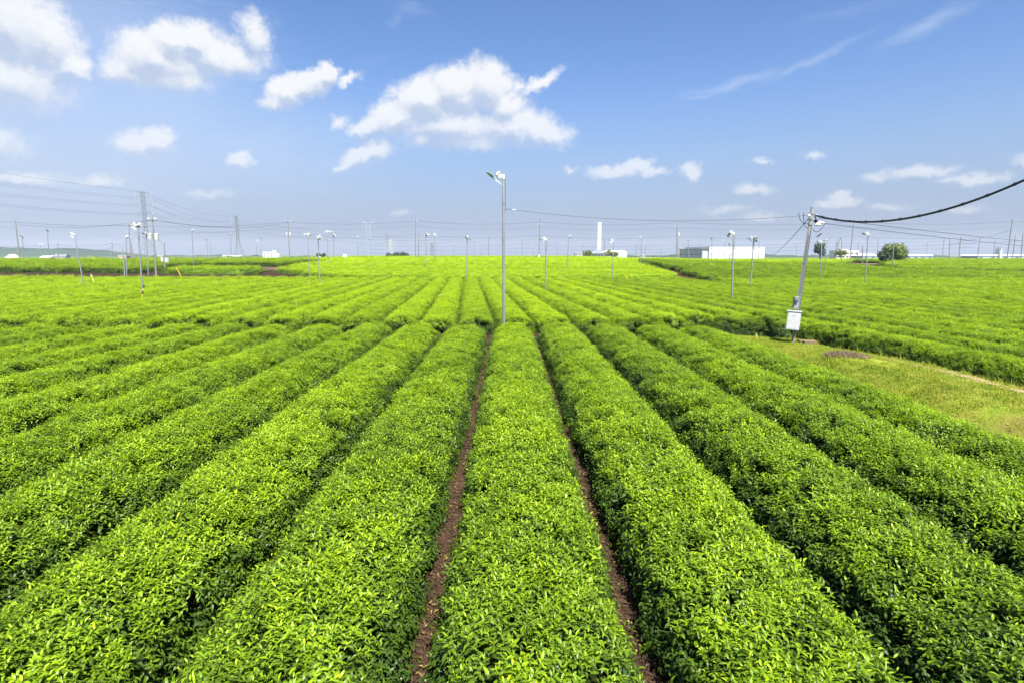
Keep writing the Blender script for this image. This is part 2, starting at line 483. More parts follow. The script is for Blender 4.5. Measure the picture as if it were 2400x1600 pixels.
def tree_leaf(name, c1, c2, c3):
    m, t, p, out = new_mat(name)
    a1 = t.n('ShaderNodeAttribute', attribute_name='tone')
    r = t.n('ShaderNodeValToRGB'); t.link(a1.outputs['Fac'], r.inputs[0])
    e = r.color_ramp.elements; e[0].color = c1 + (1,); e[1].color = c3 + (1,)
    x = e.new(.5); x.color = c2 + (1,)
    t.link(r.outputs[0], p.inputs['Base Color']); p.inputs['Roughness'].default_value = .55
    tr = t.n('ShaderNodeBsdfTranslucent'); t.link(r.outputs[0], tr.inputs[0])
    mx = t.n('ShaderNodeMixShader'); mx.inputs[0].default_value = .3
    t.link(p.outputs[0], mx.inputs[1]); t.link(tr.outputs[0], mx.inputs[2]); t.link(mx.outputs[0], out.inputs['Surface'])
    return m


M['tree_green'] = tree_leaf('broad_leaf', (.05, .10, .02), (.11, .17, .03), (.24, .26, .05))
M['tree_dark'] = tree_leaf('dark_leaf', (.015, .04, .02), (.03, .075, .03), (.07, .12, .04))

# ------------------------------------------------------------------ ground sheet
def graded(lo, hi, near, step0, growth):
    a = [near]; s = step0
    while a[-1] < hi: a.append(a[-1] + s); s *= growth
    b = [near]; s = step0
    while b[-1] > lo: b.append(b[-1] - s); s *= growth
    return np.array(sorted(set(b[1:] + a)))


gx = graded(-6000, 6000, 0, 3.0, 1.055)
gy = np.concatenate([np.arange(-30, 130, 2.5), np.arange(130, 430, 10), 430 * 1.12 ** np.arange(0, 27)])
GX, GY = np.meshgrid(gx, gy)
GZ = T(GX, GY)
nv = np.stack([GX, GY, GZ], -1).reshape(-1, 3)
ii = np.arange(len(gy) - 1)[:, None] * len(gx) + np.arange(len(gx) - 1)[None, :]
ii = ii.ravel()
gf = np.stack([ii, ii + 1, ii + 1 + len(gx), ii + len(gx)], -1)
ground = mesh_obj('ground', np_mesh('ground', nv, gf), M['soil'])
tag(ground, 'reddish brown soil running between and under the tea rows', 'ground', kind='structure')

# ------------------------------------------------------------------ leaf clumps (instanced on every hedge)
def leaf_strip(L, W, nseg, droop, fold, base=(0, 0, 0)):
    """a lanceolate blade along +X, curved down, folded along its midrib"""
    us = np.linspace(0, 1, nseg + 1)
    V = []
    for u in us:
        wv_ = W * .5 * (math.sin(math.pi * min(1, u * .92 + .04)) ** .8) if 0 < u < 1 else W * .03
        ang = droop * u
        x = L * (math.sin(ang) / max(droop, 1e-3)); z = -L * ((1 - math.cos(ang)) / max(droop, 1e-3))
        V += [(x, -wv_, z + wv_ * fold), (x, 0, z), (x, wv_, z + wv_ * fold)]
    F = []
    for i in range(nseg):
        a = i * 3
        F += [(a, a + 3, a + 4, a + 1), (a + 1, a + 4, a + 5, a + 2)]
    return np.array(V), np.array(F)


def rot_z(a): c, s = math.cos(a), math.sin(a); return np.array([[c, -s, 0], [s, c, 0], [0, 0, 1]])
def rot_y(a): c, s = math.cos(a), math.sin(a); return np.array([[c, 0, s], [0, 1, 0], [-s, 0, c]])


def clump(name, rad, nshoot, nleaf, L, nseg, kind, seed):
    r = random.Random(seed)
    VV, FF, TT = [], [], []
    base = 0
    for s_ in range(nshoot):
        a = r.uniform(0, 2 * math.pi); q = rad * math.sqrt(r.random())
        ox, oy = q * math.cos(a), q * math.sin(a)
        hgt = r.uniform(.35, 1.75) * L * 1.35
        tilt = (r.uniform(-.35, .35), r.uniform(-.35, .35))
        young = r.random()
        ph = r.uniform(0, 6.28)
        for k in range(nleaf):
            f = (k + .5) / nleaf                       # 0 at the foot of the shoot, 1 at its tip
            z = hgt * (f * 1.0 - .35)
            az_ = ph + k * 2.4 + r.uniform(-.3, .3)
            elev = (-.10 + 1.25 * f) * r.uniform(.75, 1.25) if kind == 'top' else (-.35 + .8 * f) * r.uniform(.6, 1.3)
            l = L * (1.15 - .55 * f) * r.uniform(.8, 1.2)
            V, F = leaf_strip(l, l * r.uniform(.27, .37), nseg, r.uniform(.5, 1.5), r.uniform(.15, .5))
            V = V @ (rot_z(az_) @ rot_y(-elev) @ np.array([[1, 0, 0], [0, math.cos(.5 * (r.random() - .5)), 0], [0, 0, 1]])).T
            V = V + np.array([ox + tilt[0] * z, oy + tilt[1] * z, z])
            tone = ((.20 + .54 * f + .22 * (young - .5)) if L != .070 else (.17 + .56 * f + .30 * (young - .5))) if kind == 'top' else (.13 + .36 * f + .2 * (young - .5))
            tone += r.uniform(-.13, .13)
            VV.append(V); FF.append(F + base); TT.append(np.full(len(V), tone)); base += len(V)
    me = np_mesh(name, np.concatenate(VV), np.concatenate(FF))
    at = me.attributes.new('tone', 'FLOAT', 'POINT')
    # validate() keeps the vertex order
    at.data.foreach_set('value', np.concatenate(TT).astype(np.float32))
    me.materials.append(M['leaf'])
    return me


clumps = bpy.data.collections.new('leaf_clumps')          # prototypes only, not part of the scene
CL = []   # (lod, kind) -> index range
spec = [(0, 'top', 9, .125, 10, 6, .070, 4), (0, 'side', 4, .125, 9, 6, .074, 4),
        (1, 'top', 7, .165, 13, 6, .066, 3), (1, 'side', 3, .165, 11, 6, .070, 3),
        (2, 'top', 6, .22, 14, 5, .082, 2), (2, 'side', 3, .22, 11, 5, .085, 2),
        (3, 'top', 6, .34, 18, 5, .115, 2), (3, 'side', 3, .34, 14, 5, .12, 2),
        (4, 'top', 5, .68, 22, 4, .24, 2), (4, 'side', 3, .68, 18, 4, .24, 2)]
CI = {}
cnt = 0
for lod, kind, nvar, rad, ns, nl, L, nseg in spec:
    CI[(lod, kind)] = (cnt, nvar)
    for k in range(nvar):
        nm = 'clump_%03d' % cnt
        o = bpy.data.objects.new(nm, clump(nm, rad, ns, nl, L, nseg, kind, 100 + cnt))
        clumps.objects.link(o); cnt += 1


def instancer_tree(coll, name):
    g = bpy.data.node_groups.new(name, 'GeometryNodeTree')
    g.is_modifier = True
    g.interface.new_socket('Geometry', in_out='INPUT', socket_type='NodeSocketGeometry')
    g.interface.new_socket('Geometry', in_out='OUTPUT', socket_type='NodeSocketGeometry')
    N = g.nodes.new
    gi, go = N('NodeGroupInput'), N('NodeGroupOutput')
    ci = N('GeometryNodeCollectionInfo'); ci.inputs['Collection'].default_value = coll
    ci.inputs['Separate Children'].default_value = True; ci.inputs['Reset Children'].default_value = True
    ip = N('GeometryNodeInstanceOnPoints'); ip.inputs['Pick Instance'].default_value = True
    def attr(nm, dt):
        a = N('GeometryNodeInputNamedAttribute'); a.data_type = dt; a.inputs['Name'].default_value = nm
        return a.outputs['Attribute']
    L = g.links.new
    L(gi.outputs[0], ip.inputs['Points']); L(ci.outputs[0], ip.inputs['Instance'])
    L(attr('idx', 'INT'), ip.inputs['Instance Index'])
    L(attr('rot', 'QUATERNION'), ip.inputs['Rotation'])
    L(attr('scl', 'FLOAT'), ip.inputs['Scale'])
    L(ip.outputs[0], go.inputs[0])
    return g


GN_LEAF = instancer_tree(clumps, 'scatter_leaves')


def scatter_obj(name, P, Q, S, I, tint, gn, parent=None):
    me = bpy.data.meshes.new(name)
    me.vertices.add(len(P)); me.vertices.foreach_set('co', np.asarray(P, np.float32).ravel())
    for nm, ty, arr in (('rot', 'QUATERNION', Q), ('scl', 'FLOAT', S), ('tint', 'FLOAT', tint)):
        me.attributes.new(nm, ty, 'POINT').data.foreach_set('value', np.asarray(arr, np.float32).ravel())
    me.attributes.new('idx', 'INT', 'POINT').data.foreach_set('value', np.asarray(I, np.int32))
    me.update()
    o = bpy.data.objects.new(name, me); C.objects.link(o)
    md = o.modifiers.new('scatter', 'NODES'); md.node_group = gn
    if parent is not None: o.parent = parent
    o['kind'] = 'stuff'
    return o


def quat_align(N, spin):
    """quaternions (w,x,y,z) turning +Z onto N after a spin about Z"""
    N = N / np.linalg.norm(N, axis=1, keepdims=True)
    w = 1 + N[:, 2]; x = -N[:, 1]; y = N[:, 0]; z = np.zeros(len(N))
    q = np.stack([w, x, y, z], -1); q /= np.linalg.norm(q, axis=1, keepdims=True)
    cs, sn = np.cos(spin / 2), np.sin(spin / 2)
    # q * (cs,0,0,sn)
    W, X, Y, Z = q.T
    return np.stack([W * cs - Z * sn, X * cs + Y * sn, Y * cs - X * sn, Z * cs + W * sn], -1)


# ------------------------------------------------------------------ hedges
TH = np.linspace(0, math.pi, 181)
NEXP = 2.7
PX = np.sign(np.cos(TH)) * np.abs(np.cos(TH)) ** (2 / NEXP)
PZ = np.abs(np.sin(TH)) ** (2 / NEXP)


class RowShape:
    def __init__(s, p0, p1, hw, h, seed, wob=1.0, endr=.38):
        s.p0 = np.array(p0, float); s.p1 = np.array(p1, float)
        d = s.p1 - s.p0; s.len = np.hypot(*d); s.d = d / s.len; s.n = np.array([s.d[1], -s.d[0]])
        s.hw, s.h, s.endr = hw, h, endr
        r = np.random.default_rng(seed)
        s.f = r.uniform(.5, 3.2, 6); s.ph = r.uniform(0, 6.28, 12); s.am = wob * r.uniform(.3, 1, 6)
    def wobble(s, t, o=0):
        return sum(a * np.sin(f * t + p) for a, f, p in zip(s.am, s.f * (1 + .13 * o), s.ph[o:o + 6])) / 6
    def cross(s, t):
        e = np.minimum(t, s.len - t) / s.endr
        k = np.sqrt(np.clip(1 - (1 - np.clip(e, 0, 1)) ** 2, .0, 1))
        hw = (s.hw + .07 * s.wobble(t)) * (.55 + .45 * k); h = (s.h + .07 * s.wobble(t, 3)) * k
        off = .06 * s.wobble(t, 5)
        return hw, h, off
    def point(s, t, th):
        hw, h, off = s.cross(t)
        px = np.interp(th, TH, PX); pz = np.interp(th, TH, PZ)
        a = px * hw + off
        x = s.p0[0] + s.d[0] * t + s.n[0] * a; y = s.p0[1] + s.d[1] * t + s.n[1] * a
        return np.stack([x, y, T(x, y) + pz * h], -1)
    def normal(s, t, th):
        e = 1e-2
        a = s.point(t, np.clip(th + e, 0, math.pi)) - s.point(t, np.clip(th - e, 0, math.pi))
        b = s.point(np.clip(t + e, 0, s.len), th) - s.point(np.clip(t - e, 0, s.len), th)
        n = np.cross(a, b); n *= np.where(n[:, 2:3] < 0, -1, 1)
        ln = np.linalg.norm(n, axis=1, keepdims=True)
        return np.where(ln > 1e-9, n / np.maximum(ln, 1e-9), np.array([0, 0, 1.0]))


def core_arrays(sh, step, nth=11, inset=.15, base=0):
    nt = max(4, int(sh.len / step) + 1)
    t = np.linspace(0.02, sh.len - .02, nt)
    th = np.linspace(0, math.pi, nth)
    tt, hh = np.meshgrid(t, th, indexing='ij')
    P = sh.point(tt.ravel(), hh.ravel()); Nn = sh.normal(tt.ravel(), hh.ravel())
    P = P - Nn * inset * (hh.ravel() > .05)[:, None] * (hh.ravel() < math.pi - .05)[:, None]
    P[:, 2] = np.maximum(P[:, 2], T(P[:, 0], P[:, 1]) - .03)
    i = (np.arange(nt - 1)[:, None] * nth + np.arange(nth - 1)[None, :]).ravel() + base
    F = np.stack([i, i + nth, i + nth + 1, i + 1], -1)
    return P, F


DENS = {0: 52, 1: 48, 2: 24, 3: 10, 4: 2.8}
LODR = [(0, 10), (10, 27), (27, 52), (52, 92), (92, 1e9)]


def scatter_row(sh, tint0, seed, ymin=2.2, dmul=1.0, side=.04):
    r = np.random.default_rng(seed)
    # arc-length table of the cross-section
    ax = PX * sh.hw; azv = PZ * sh.h
    arc = np.concatenate([[0], np.cumsum(np.hypot(np.diff(ax), np.diff(azv)))])
    out = []
    for lod, (d0, d1) in enumerate(LODR):
        n = int(DENS[lod] * dmul * sh.len * arc[-1] * r.uniform(.97, 1.03))
        t = r.uniform(0, sh.len, n); th = np.interp(r.uniform(.02, .98, n) * arc[-1], arc, TH)
        P = sh.point(t, th)
        d = np.hypot(P[:, 0], P[:, 1]) + r.uniform(-1, 1, n) * (1 + .04 * d0)
        keep = (d >= d0) & (d < d1) & (np.abs(P[:, 0]) < P[:, 1] * 1.02 + 4.0) & (P[:, 1] > ymin)
        t, th, P = t[keep], th[keep], P[keep]
        if len(t) == 0: continue
        Nn = sh.normal(t, th)
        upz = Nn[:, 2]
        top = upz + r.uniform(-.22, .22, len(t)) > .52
        G = .55 * Nn + np.array([0, 0, .75]) + r.normal(0, .16, (len(t), 3))
        G[:, 2] = np.maximum(G[:, 2], .05)
        Q = quat_align(G, r.uniform(0, 6.28, len(t)))
        a, na = CI[(lod, 'top')]; b, nb = CI[(lod, 'side')]
        I = np.where(top, a + r.integers(0, na, len(t)), b + r.integers(0, nb, len(t)))
        S = r.uniform(.8, 1.2, len(t))
        inset = {0: .03, 1: .035, 2: .05, 3: .08, 4: .13}[lod]
        P = P - Nn * inset + Nn * (r.normal(0, .018 + .01 * lod, len(t)))[:, None]
        tint = tint0 + r.normal(0, .06, len(t)) + .10 * (upz - .7) - .08 * sm(10, 3, P[:, 1]) - side * sm(.62, .15, upz)  # darker tint near the camera: older leaves, plus lens vignetting put into the colour
        out.append((P, Q, S, I, tint))
    return [np.concatenate(a) for a in zip(*out)] if out else None


def hedge_thing(p0, p1, hw, h, tint, seed, label, group, name='tea_hedge_row', step=.4, wob=1.0, dmul=1.0, tris_n=11):
    sh = RowShape(p0, p1, hw, h, seed, wob)
    root = empty(name, (p0[0], p0[1], t1(*p0)), label, 'tea hedge', group)
    P, F = core_arrays(sh, step, tris_n)
    o = np.array(root.location)
    mesh_obj('branches', np_mesh('branches', P - o, F), M['core'], root)
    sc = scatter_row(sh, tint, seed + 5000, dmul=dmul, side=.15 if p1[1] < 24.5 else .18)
    if sc is not None:
        P, Q, S, I, ti = sc
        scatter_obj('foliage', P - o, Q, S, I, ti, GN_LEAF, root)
    return root, sh


ORD = ['', 'first', 'second', 'third', 'fourth', 'fifth', 'sixth', 'seventh', 'eighth', 'ninth', 'tenth', 'eleventh', 'twelfth', 'thirteenth', 'fourteenth', 'fifteenth',
       'sixteenth', 'seventeenth', 'eighteenth', 'nineteenth', 'twentieth']
ORD += ['twenty-' + w for w in ORD[1:10]] + ['thirtieth'] + ['thirty-' + w for w in ORD[1:10]] + ['fortieth'] + ['forty-' + w for w in ORD[1:10]]

near_rows = {}
for k in range(-13, 5):
    x = .20 + 1.86 * k
    y0 = max(.6, (abs(x) - 3.6) / 1.05)
    y1 = 22.85 + .25 * math.sin(k * 1.7) + (.4 if k == 4 else 0)
    if k == 0: lab = 'near tea row straight ahead between the two bare brown soil paths'
    elif k == 4: lab = 'near tea row bordering the mown grass bank with the white box pole'
    else: lab = 'near tea row, %s to the %s of the row between the brown soil paths' % (ORD[abs(k)], 'left' if k < 0 else 'right')
    tint = .03 + .04 * math.sin(k * 2.3) - (.04 if k >= 1 else 0) - .02 * (k >= 3)
    near_rows[k] = hedge_thing((x, y0), (x, y1), .752 if k in (-1, 0, 1) else .762, .77 - (.13 if k == 4 else 0), tint, 10 + k + 20, lab, 'near tea rows running away from the viewer', step=.3, wob=.8)

BD = (-.0699, .9976)
for k in range(-37, 41):
    xb = .40 + 1.77 * k                                  # at y = 25.2
    at = lambda y: xb + (y - 25.2) * BD[0] / BD[1]
    y0 = 25.1 + .2 * math.sin(k * 2.1)
    if k == 5: y0 = 26.4
    if k == 6: y0 = 25.4
    if k >= 7: y0 = 3.0
    y1 = 70.0 + .3 * math.sin(k) if k > -12 else 71.5 + .3 * math.sin(k)
    if k in (14, 15): y1 = 61.5
    # start where the row comes into the field of view
    while abs(at(y0)) > y0 * 1.04 + 4.5 and y0 < y1: y0 += 1
    if y1 - y0 < 4: continue
    if k >= 7: lab = 'tea row of the field right of the grass bank, %s from the bank' % ORD[k - 6]
    elif k == 0: lab = 'farther tea row starting right behind the tall central fan pole'
    else: lab = 'farther tea row, %s to the %s of the row behind the central fan pole' % (ORD[abs(k)], 'left' if k < 0 else 'right')
    tint = .14 + .05 * math.sin(k * 1.9)
    if k >= 7: tint = .02 + .05 * math.sin(k * 1.3)
    hedge_thing((at(y0), y0), (at(y1), y1), .755 - (.13 if k in (-20, -12, -29) else 0), .74, tint, 200 + k, lab, 'tea rows of the field right of the bank' if k >= 7 else 'farther tea rows behind the central pole', step=.6, tris_n=9, wob=.5)
hedge_thing((9.25, 25.5), (11.9, 23.75), .72, .80, -.12, 777, 'short dark tea hedge across the end of the grass bank behind the white box pole', None, step=.3)


# far blocks: nobody can count their rows
def clip_line(poly, o, d):
    ts = []
    n = len(poly)
    for i in range(n):
        a = np.array(poly[i], float); b = np.array(poly[(i + 1) % n], float)
        e = b - a
        den = d[0] * e[1] - d[1] * e[0]
        if abs(den) < 1e-9: continue
        w = a - o
        t = (w[0] * e[1] - w[1] * e[0]) / den
        u = (w[0] * d[1] - w[1] * d[0]) / den
        if 0 <= u < 1: ts.append(t)
    return sorted(ts)


def far_block(name, poly, ang, tint, seed, label, spacing=1.85, h=.74, core='core_far'):
    d = np.array([math.sin(R(ang)), math.cos(R(ang))]); n = np.array([d[1], -d[0]])
    pr = [np.dot(np.array(p, float), n) for p in poly]
    q = min(pr) + spacing * .5
    VV, FF, SC = [], [], []; base = 0; i = 0
    while q < max(pr):
        o = n * q
        ts = clip_line(poly, o, d)
        for a, b in zip(ts[::2], ts[1::2]):
            if b - a < 2: continue
            sh = RowShape(o + d * a, o + d * b, spacing * .45, h, seed * 100 + i, .6)
            P, F = core_arrays(sh, 2.5, 7, .06, base)
            VV.append(P); FF.append(F); base += len(P)
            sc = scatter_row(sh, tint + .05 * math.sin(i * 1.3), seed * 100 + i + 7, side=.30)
            if sc is not None: SC.append(sc)
            i += 1
        q += spacing
    root = empty(name, (0, 0, 0)); tag(root, label, 'tea field', kind='stuff')
    mesh_obj('branches', np_mesh('branches', np.concatenate(VV), np.concatenate(FF)), M[core], root)['kind'] = 'stuff'
    if SC:
        P, Q, S, I, ti = [np.concatenate(a) for a in zip(*SC)]
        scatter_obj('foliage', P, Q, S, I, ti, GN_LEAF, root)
    return root


far_block('tea_field', [(-20, 72.8), (21.6, 72.8), (23.6, 80), (22.8, 105), (29, 128), (-46, 128), (-34, 111), (-35, 87)], 88, .24, 1, 'bright yellow green tea field rising to the skyline behind the central pole')
far_block('tea_field', [(24.6, 71.6), (95, 71.6), (66, 96), (64, 112), (25.4, 112), (26.6, 81)], -4, -.10, 2, 'deep green tea field beyond the leaning fan poles, below the white warehouse', core='core')
far_block('tea_field', [(-120, 84.3), (-54, 84.8), (-57, 122), (-160, 122)], 91, -.03, 3, 'dark green tea field on the skyline below the wooded hill', core='core')
far_block('tea_field', [(-52, 84.6), (-36.4, 84.2), (-37.5, 90), (-51.5, 91)], 89, .04, 4, 'short strip of tea hedge in front of the bare soil patch')
far_block('tea_field', [(-53, 97.6), (-38.6, 98.4), (-37, 113), (-52, 124), (-55, 124)], 88, .0, 5, 'tea field behind the bare soil patch, left of the bright central slope', core='core')
far_block('tea_field', [(-64, 168), (34, 168), (34, 186), (-70, 186)], 0, .16, 6, 'last scalloped tea rows on the skyline under the power line')
far_block('tea_field', [(32, 114.5), (66, 114.5), (96, 160), (36, 160)], 35, .12, 7, 'bright tea strip with slanting rows below the white warehouse')
far_block('tea_field', [(67.5, 96.6), (84, 91), (135, 86), (150, 122), (84, 122), (74, 114)], 80, .0, 8, 'smooth bluish green tea field at the far right below the long sheds', core='core')
far_block('tea_field', [(86, 128), (170, 128), (200, 170), (98, 170)], 80, -.02, 9, 'last tea field on the skyline right of the round bush', core='core')

# ------------------------------------------------------------------ straw on the two open paths
def sticks(name, pts, L, rad, mat, seed, parent=None, loc=(0, 0, 0), zspread=.02, tilt=.25):
    r = np.random.default_rng(seed)
    n = len(pts)
    a = r.uniform(0, math.pi, n); ti = r.normal(0, tilt, n); ln = L * r.uniform(.4, 1.2, n)
    d = np.stack([np.cos(a) * np.cos(ti), np.sin(a) * np.cos(ti), np.sin(ti)], -1)
    u = np.stack([-np.sin(a), np.cos(a), np.zeros(n)], -1); w = np.cross(d, u)
    c = pts + np.array([0, 0, 1]) * (np.abs(r.normal(0, zspread, n)) + rad)[:, None]
    V = []
    for e in (-.5, .5):
        for k in range(3):
            q = 2 * math.pi * k / 3
            V.append(c + d * (ln * e)[:, None] + (u * math.cos(q) + w * math.sin(q)) * rad)
    V = np.stack(V, 1).reshape(-1, 3)
    b = np.arange(n)[:, None] * 6
    F = np.concatenate([b + np.array([[0, 1, 4, 3]]), b + np.array([[1, 2, 5, 4]]), b + np.array([[2, 0, 3, 5]])])
    return mesh_obj(name, np_mesh(name, V, F, False), mat, parent, loc)


pp = []
for k in range(-6, 5):
    n = int(5200 / (1 + .6 * abs(k)))
    y = 1.5 + 22 * rng.random(n) ** 1.6
    x = .20 + 1.86 * (k - .5) + rng.normal(0, .14, n)
    pp.append(np.stack([x, y, np.zeros(n)], -1))
o = sticks('straw_mulch', np.concatenate(pp), .16, .0028, M['straw'], 5)
tag(o, 'brown straw and pruned twigs lying on the soil paths', 'straw', kind='stuff')

VV, FF = [], []; bb = 0
rl = random.Random(77)
for k in range(2600):
    kk = rl.choice((-2, -1, 0, 0, 0, 1, 1, 1, 2, 3)); y_ = 2 + 20 * rl.random() ** 1.7
    V, F = leaf_strip(rl.uniform(.04, .075), rl.uniform(.015, .026), 2, rl.uniform(.2, 1.4), rl.uniform(-.4, .6))
    V = V @ (rot_z(rl.uniform(0, 6.28)) @ rot_y(rl.uniform(-.4, .4))).T + np.array([.20 + 1.86 * (kk - .5) + rl.gauss(0, .12), y_, rl.uniform(.012, .04)])
    VV.append(V); FF.append(F + bb); bb += len(V)
me = np_mesh('fallen_leaves', np.concatenate(VV), np.concatenate(FF))
fl_m, ft, fp, fo = new_mat('dead_leaf')
fg = ft.n('ShaderNodeNewGeometry')
fr = ft.n('ShaderNodeValToRGB'); ft.link(fg.outputs['Random Per Island'], fr.inputs[0])
fe = fr.color_ramp.elements; fe[0].color = (.05, .028, .012, 1); fe[1].color = (.10, .15, .02, 1)
for ps, cl in ((.35, (.13, .075, .03, 1)), (.65, (.24, .17, .05, 1)), (.85, (.20, .18, .03, 1))):
    q_ = fe.new(ps); q_.color = cl
ft.link(fr.outputs[0], fp.inputs['Base Color']); fp.inputs['Roughness'].default_value = .7
tag(mesh_obj('fallen_leaves', me, fl_m), 'dead brown and yellow tea leaves scattered on the soil paths', 'leaves', kind='stuff')

# ------------------------------------------------------------------ grass bank at the right
def bank(x, y):
    xl, xr = 8.55, 12.35 - (y - 22) * .055
    u = np.clip((x - xl) / (xr - xl), 0, 1)
    fade = sm(22.8, 15, y)
    return (.01 + .55 * sm(.0, .30, u) - .10 * sm(.3, .7, u) - .34 * sm(.72, 1.0, u)) * (.12 + .88 * fade) + .02


by = np.linspace(1, 24.9, 120); bu = np.linspace(0, 1, 28)
BY, BU = np.meshgrid(by, bu, indexing='ij')
BX = 8.5 + (12.6 - (BY - 22) * .055 - 8.5) * BU
BZ = bank(BX, BY) + .012 * np.sin(BX * 5 + BY * 3) + .015 * np.sin(BX * 2.2 - BY * 1.7)
i = (np.arange(119)[:, None] * 28 + np.arange(27)[None, :]).ravel()
verge = mesh_obj('grass_bank', np_mesh('grass_bank', np.stack([BX, BY, BZ], -1).reshape(-1, 3), np.stack([i, i + 1, i + 29, i + 28], -1)), M['verge'])
tag(verge, 'low mown bank of olive grass with a trodden sandy line between the tea fields', 'bank', kind='structure')

tufts = bpy.data.collections.new('grass_tufts')


def tuft(name, nb, hgt, spread, seed):
    r = random.Random(seed); VV = []; FF = []; TT = []; b = 0
    for k in range(nb):
        a = r.uniform(0, 6.28); q = spread * math.sqrt(r.random()); h = hgt * r.uniform(.4, 1.1); w = .004 + .03 * hgt * r.uniform(.5, 1)
        lean = r.uniform(.15, .9) * h; la = r.uniform(0, 6.28)
        c, s_ = math.cos(la), math.sin(la)
        P = []
        for f, ww in ((0, 1), (.5, .8), (1, .05)):
            px, py = q * math.cos(a) + c * lean * f * f, q * math.sin(a) + s_ * lean * f * f
            P += [(px - s_ * w * ww, py + c * w * ww, h * f), (px + s_ * w * ww, py - c * w * ww, h * f)]
        VV += P; FF += [(b, b + 1, b + 3, b + 2), (b + 2, b + 3, b + 5, b + 4)]; TT += [r.random()] * 6; b += 6
    me = np_mesh(name, np.array(VV), np.array(FF))
    me.attributes.new('tone', 'FLOAT', 'POINT').data.foreach_set('value', np.array(TT, np.float32))
    me.materials.append(M['grass'])
    o = bpy.data.objects.new(name, me); tufts.objects.link(o)


for k in range(5): tuft('tuft_%d' % k, 44, .045, .16, 40 + k)
for k in range(3): tuft('tuft_%d' % (5 + k), 16, .24, .10, 60 + k)
GN_GRASS = instancer_tree(tufts, 'scatter_grass')
n = 9000
y = rng.uniform(3, 24.8, n); u = rng.random(n)
x = 8.75 + (12.45 - (y - 22) * .055 - 8.75) * u
keep = (np.abs(x) < y * 1.02 + 4)
bare = (np.abs(x - np.interp(y, [8, 24], [11.9, 11.2])) < .32) & (y < 17.5) & (rng.random(n) < .75)
keep &= ~bare
keep &= ~((np.sin(x * 2.1 + y * .7) + np.sin(y * 1.3 - x * .6) + rng.normal(0, .5, n)) > 1.35)
x, y, u = x[keep], y[keep], u[keep]
tall = rng.random(len(x)) < np.where(u > .90, .30, .002)
I = np.where(tall, rng.integers(5, 8, len(x)), rng.integers(0, 5, len(x)))
nn = rng.normal(0, .12, (len(x), 3)); nn[:, 2] = 1
g = scatter_obj('grass', np.stack([x, y, bank(x, y)], -1), quat_align(nn, rng.uniform(0, 6.28, len(x))), rng.uniform(.7, 1.3, len(x)), I, np.zeros(len(x)), GN_GRASS)
tag(g, 'short olive green grass covering the bank between the tea fields', 'grass', kind='stuff')

root = empty('twig_heap', (10.15, 16.7, .22), 'small heap of dry brown clippings lying on the grass bank', 'clippings')
pts = []
for k in range(600):
    q = math.sqrt(random.random()); a = random.uniform(0, 6.28)
    px, py = .55 * q * math.cos(a) * (1 + .3 * math.sin(2 * a + 1)), .75 * q * math.sin(a)
    pts.append((px, py, .14 * (1 - q * q) * random.random() + float(bank(10.15 + px, 16.7 + py)) - .22))
sticks('twigs', np.array(pts), .22, .006, M['twig'], 9, root, tilt=.4)['kind'] = 'stuff'
P = []; F = []
for i_ in range(9):
    for j_ in range(16):
        q = i_ / 8; a = j_ / 16 * 6.283
        px, py = .5 * q * math.cos(a) * (1 + .25 * math.sin(3 * a)), .62 * q * math.sin(a) * (1 + .2 * math.cos(2 * a))
        P.append((px, py, 0.06 * (1 - q * q) + float(bank(10.15 + px, 16.7 + py)) - .245 + .02 * math.sin(9 * a + 7 * q)))
for i_ in range(8):
    for j_ in range(16): F.append((i_ * 16 + j_, i_ * 16 + (j_ + 1) % 16, (i_ + 1) * 16 + (j_ + 1) % 16, (i_ + 1) * 16 + j_))
mesh_obj('mulch', np_mesh('mulch', P, F), M['twig'], root)

# ------------------------------------------------------------------ big single leaves at the viewer's feet
leaf_meshes = []
for k in range(8):
    r = random.Random(900 + k)
    V, F = leaf_strip(.070 * r.uniform(.85, 1.15), .025, 6, r.uniform(.5, 1.1), r.uniform(.2, .45))
    me = np_mesh('leaf', V, F)
    me.attributes.new('tone', 'FLOAT', 'POINT').data.foreach_set('value', np.full(len(V), 0.28 + .06 * k, np.float32))
    me.materials.append(M['leaf']); leaf_meshes.append(me)
for k in (-1, 0, 1):
    root, sh = near_rows[k]
    r = np.random.default_rng(70 + k)
    t = np.sort(r.uniform(2.7, 5.2, 300)); th = r.uniform(.9, math.pi - .9, 300)
    P = sh.point(t, th); Nn = sh.normal(t, th)
    for q in range(300):
        o = bpy.data.objects.new('leaf', leaf_meshes[q % 8]); C.objects.link(o); o.parent = root
        o.location = Vector(P[q] + Nn[q] * r.uniform(.0, .03)) - root.location
        o.rotation_euler = (r.uniform(-.4, .4), -r.uniform(.0, .9), r.uniform(0, 6.28))

# ------------------------------------------------------------------ frost fans on poles
POLE_MESH = {}


def unit_pole(key, r0, r1, n=10):
    if key not in POLE_MESH:
        m = MB(); m.tube([(0, 0, z) for z in (0, .34, .67, 1)], [r0 + (r1 - r0) * z for z in (0, .34, .67, 1)], n)
        POLE_MESH[key] = m.mesh('pole', True)
    return POLE_MESH[key]


def ring(m, p, axis, r, w, n=12):
    axis = Vector(axis).normalized(); m.tube([Vector(p) - axis * w / 2, Vector(p) + axis * w / 2], r, n)


AX = Vector((-.62, 0, -.785)).normalized(); E1 = Vector((.785, 0, -.62)).normalized(); E2 = Vector((0, 1, 0))


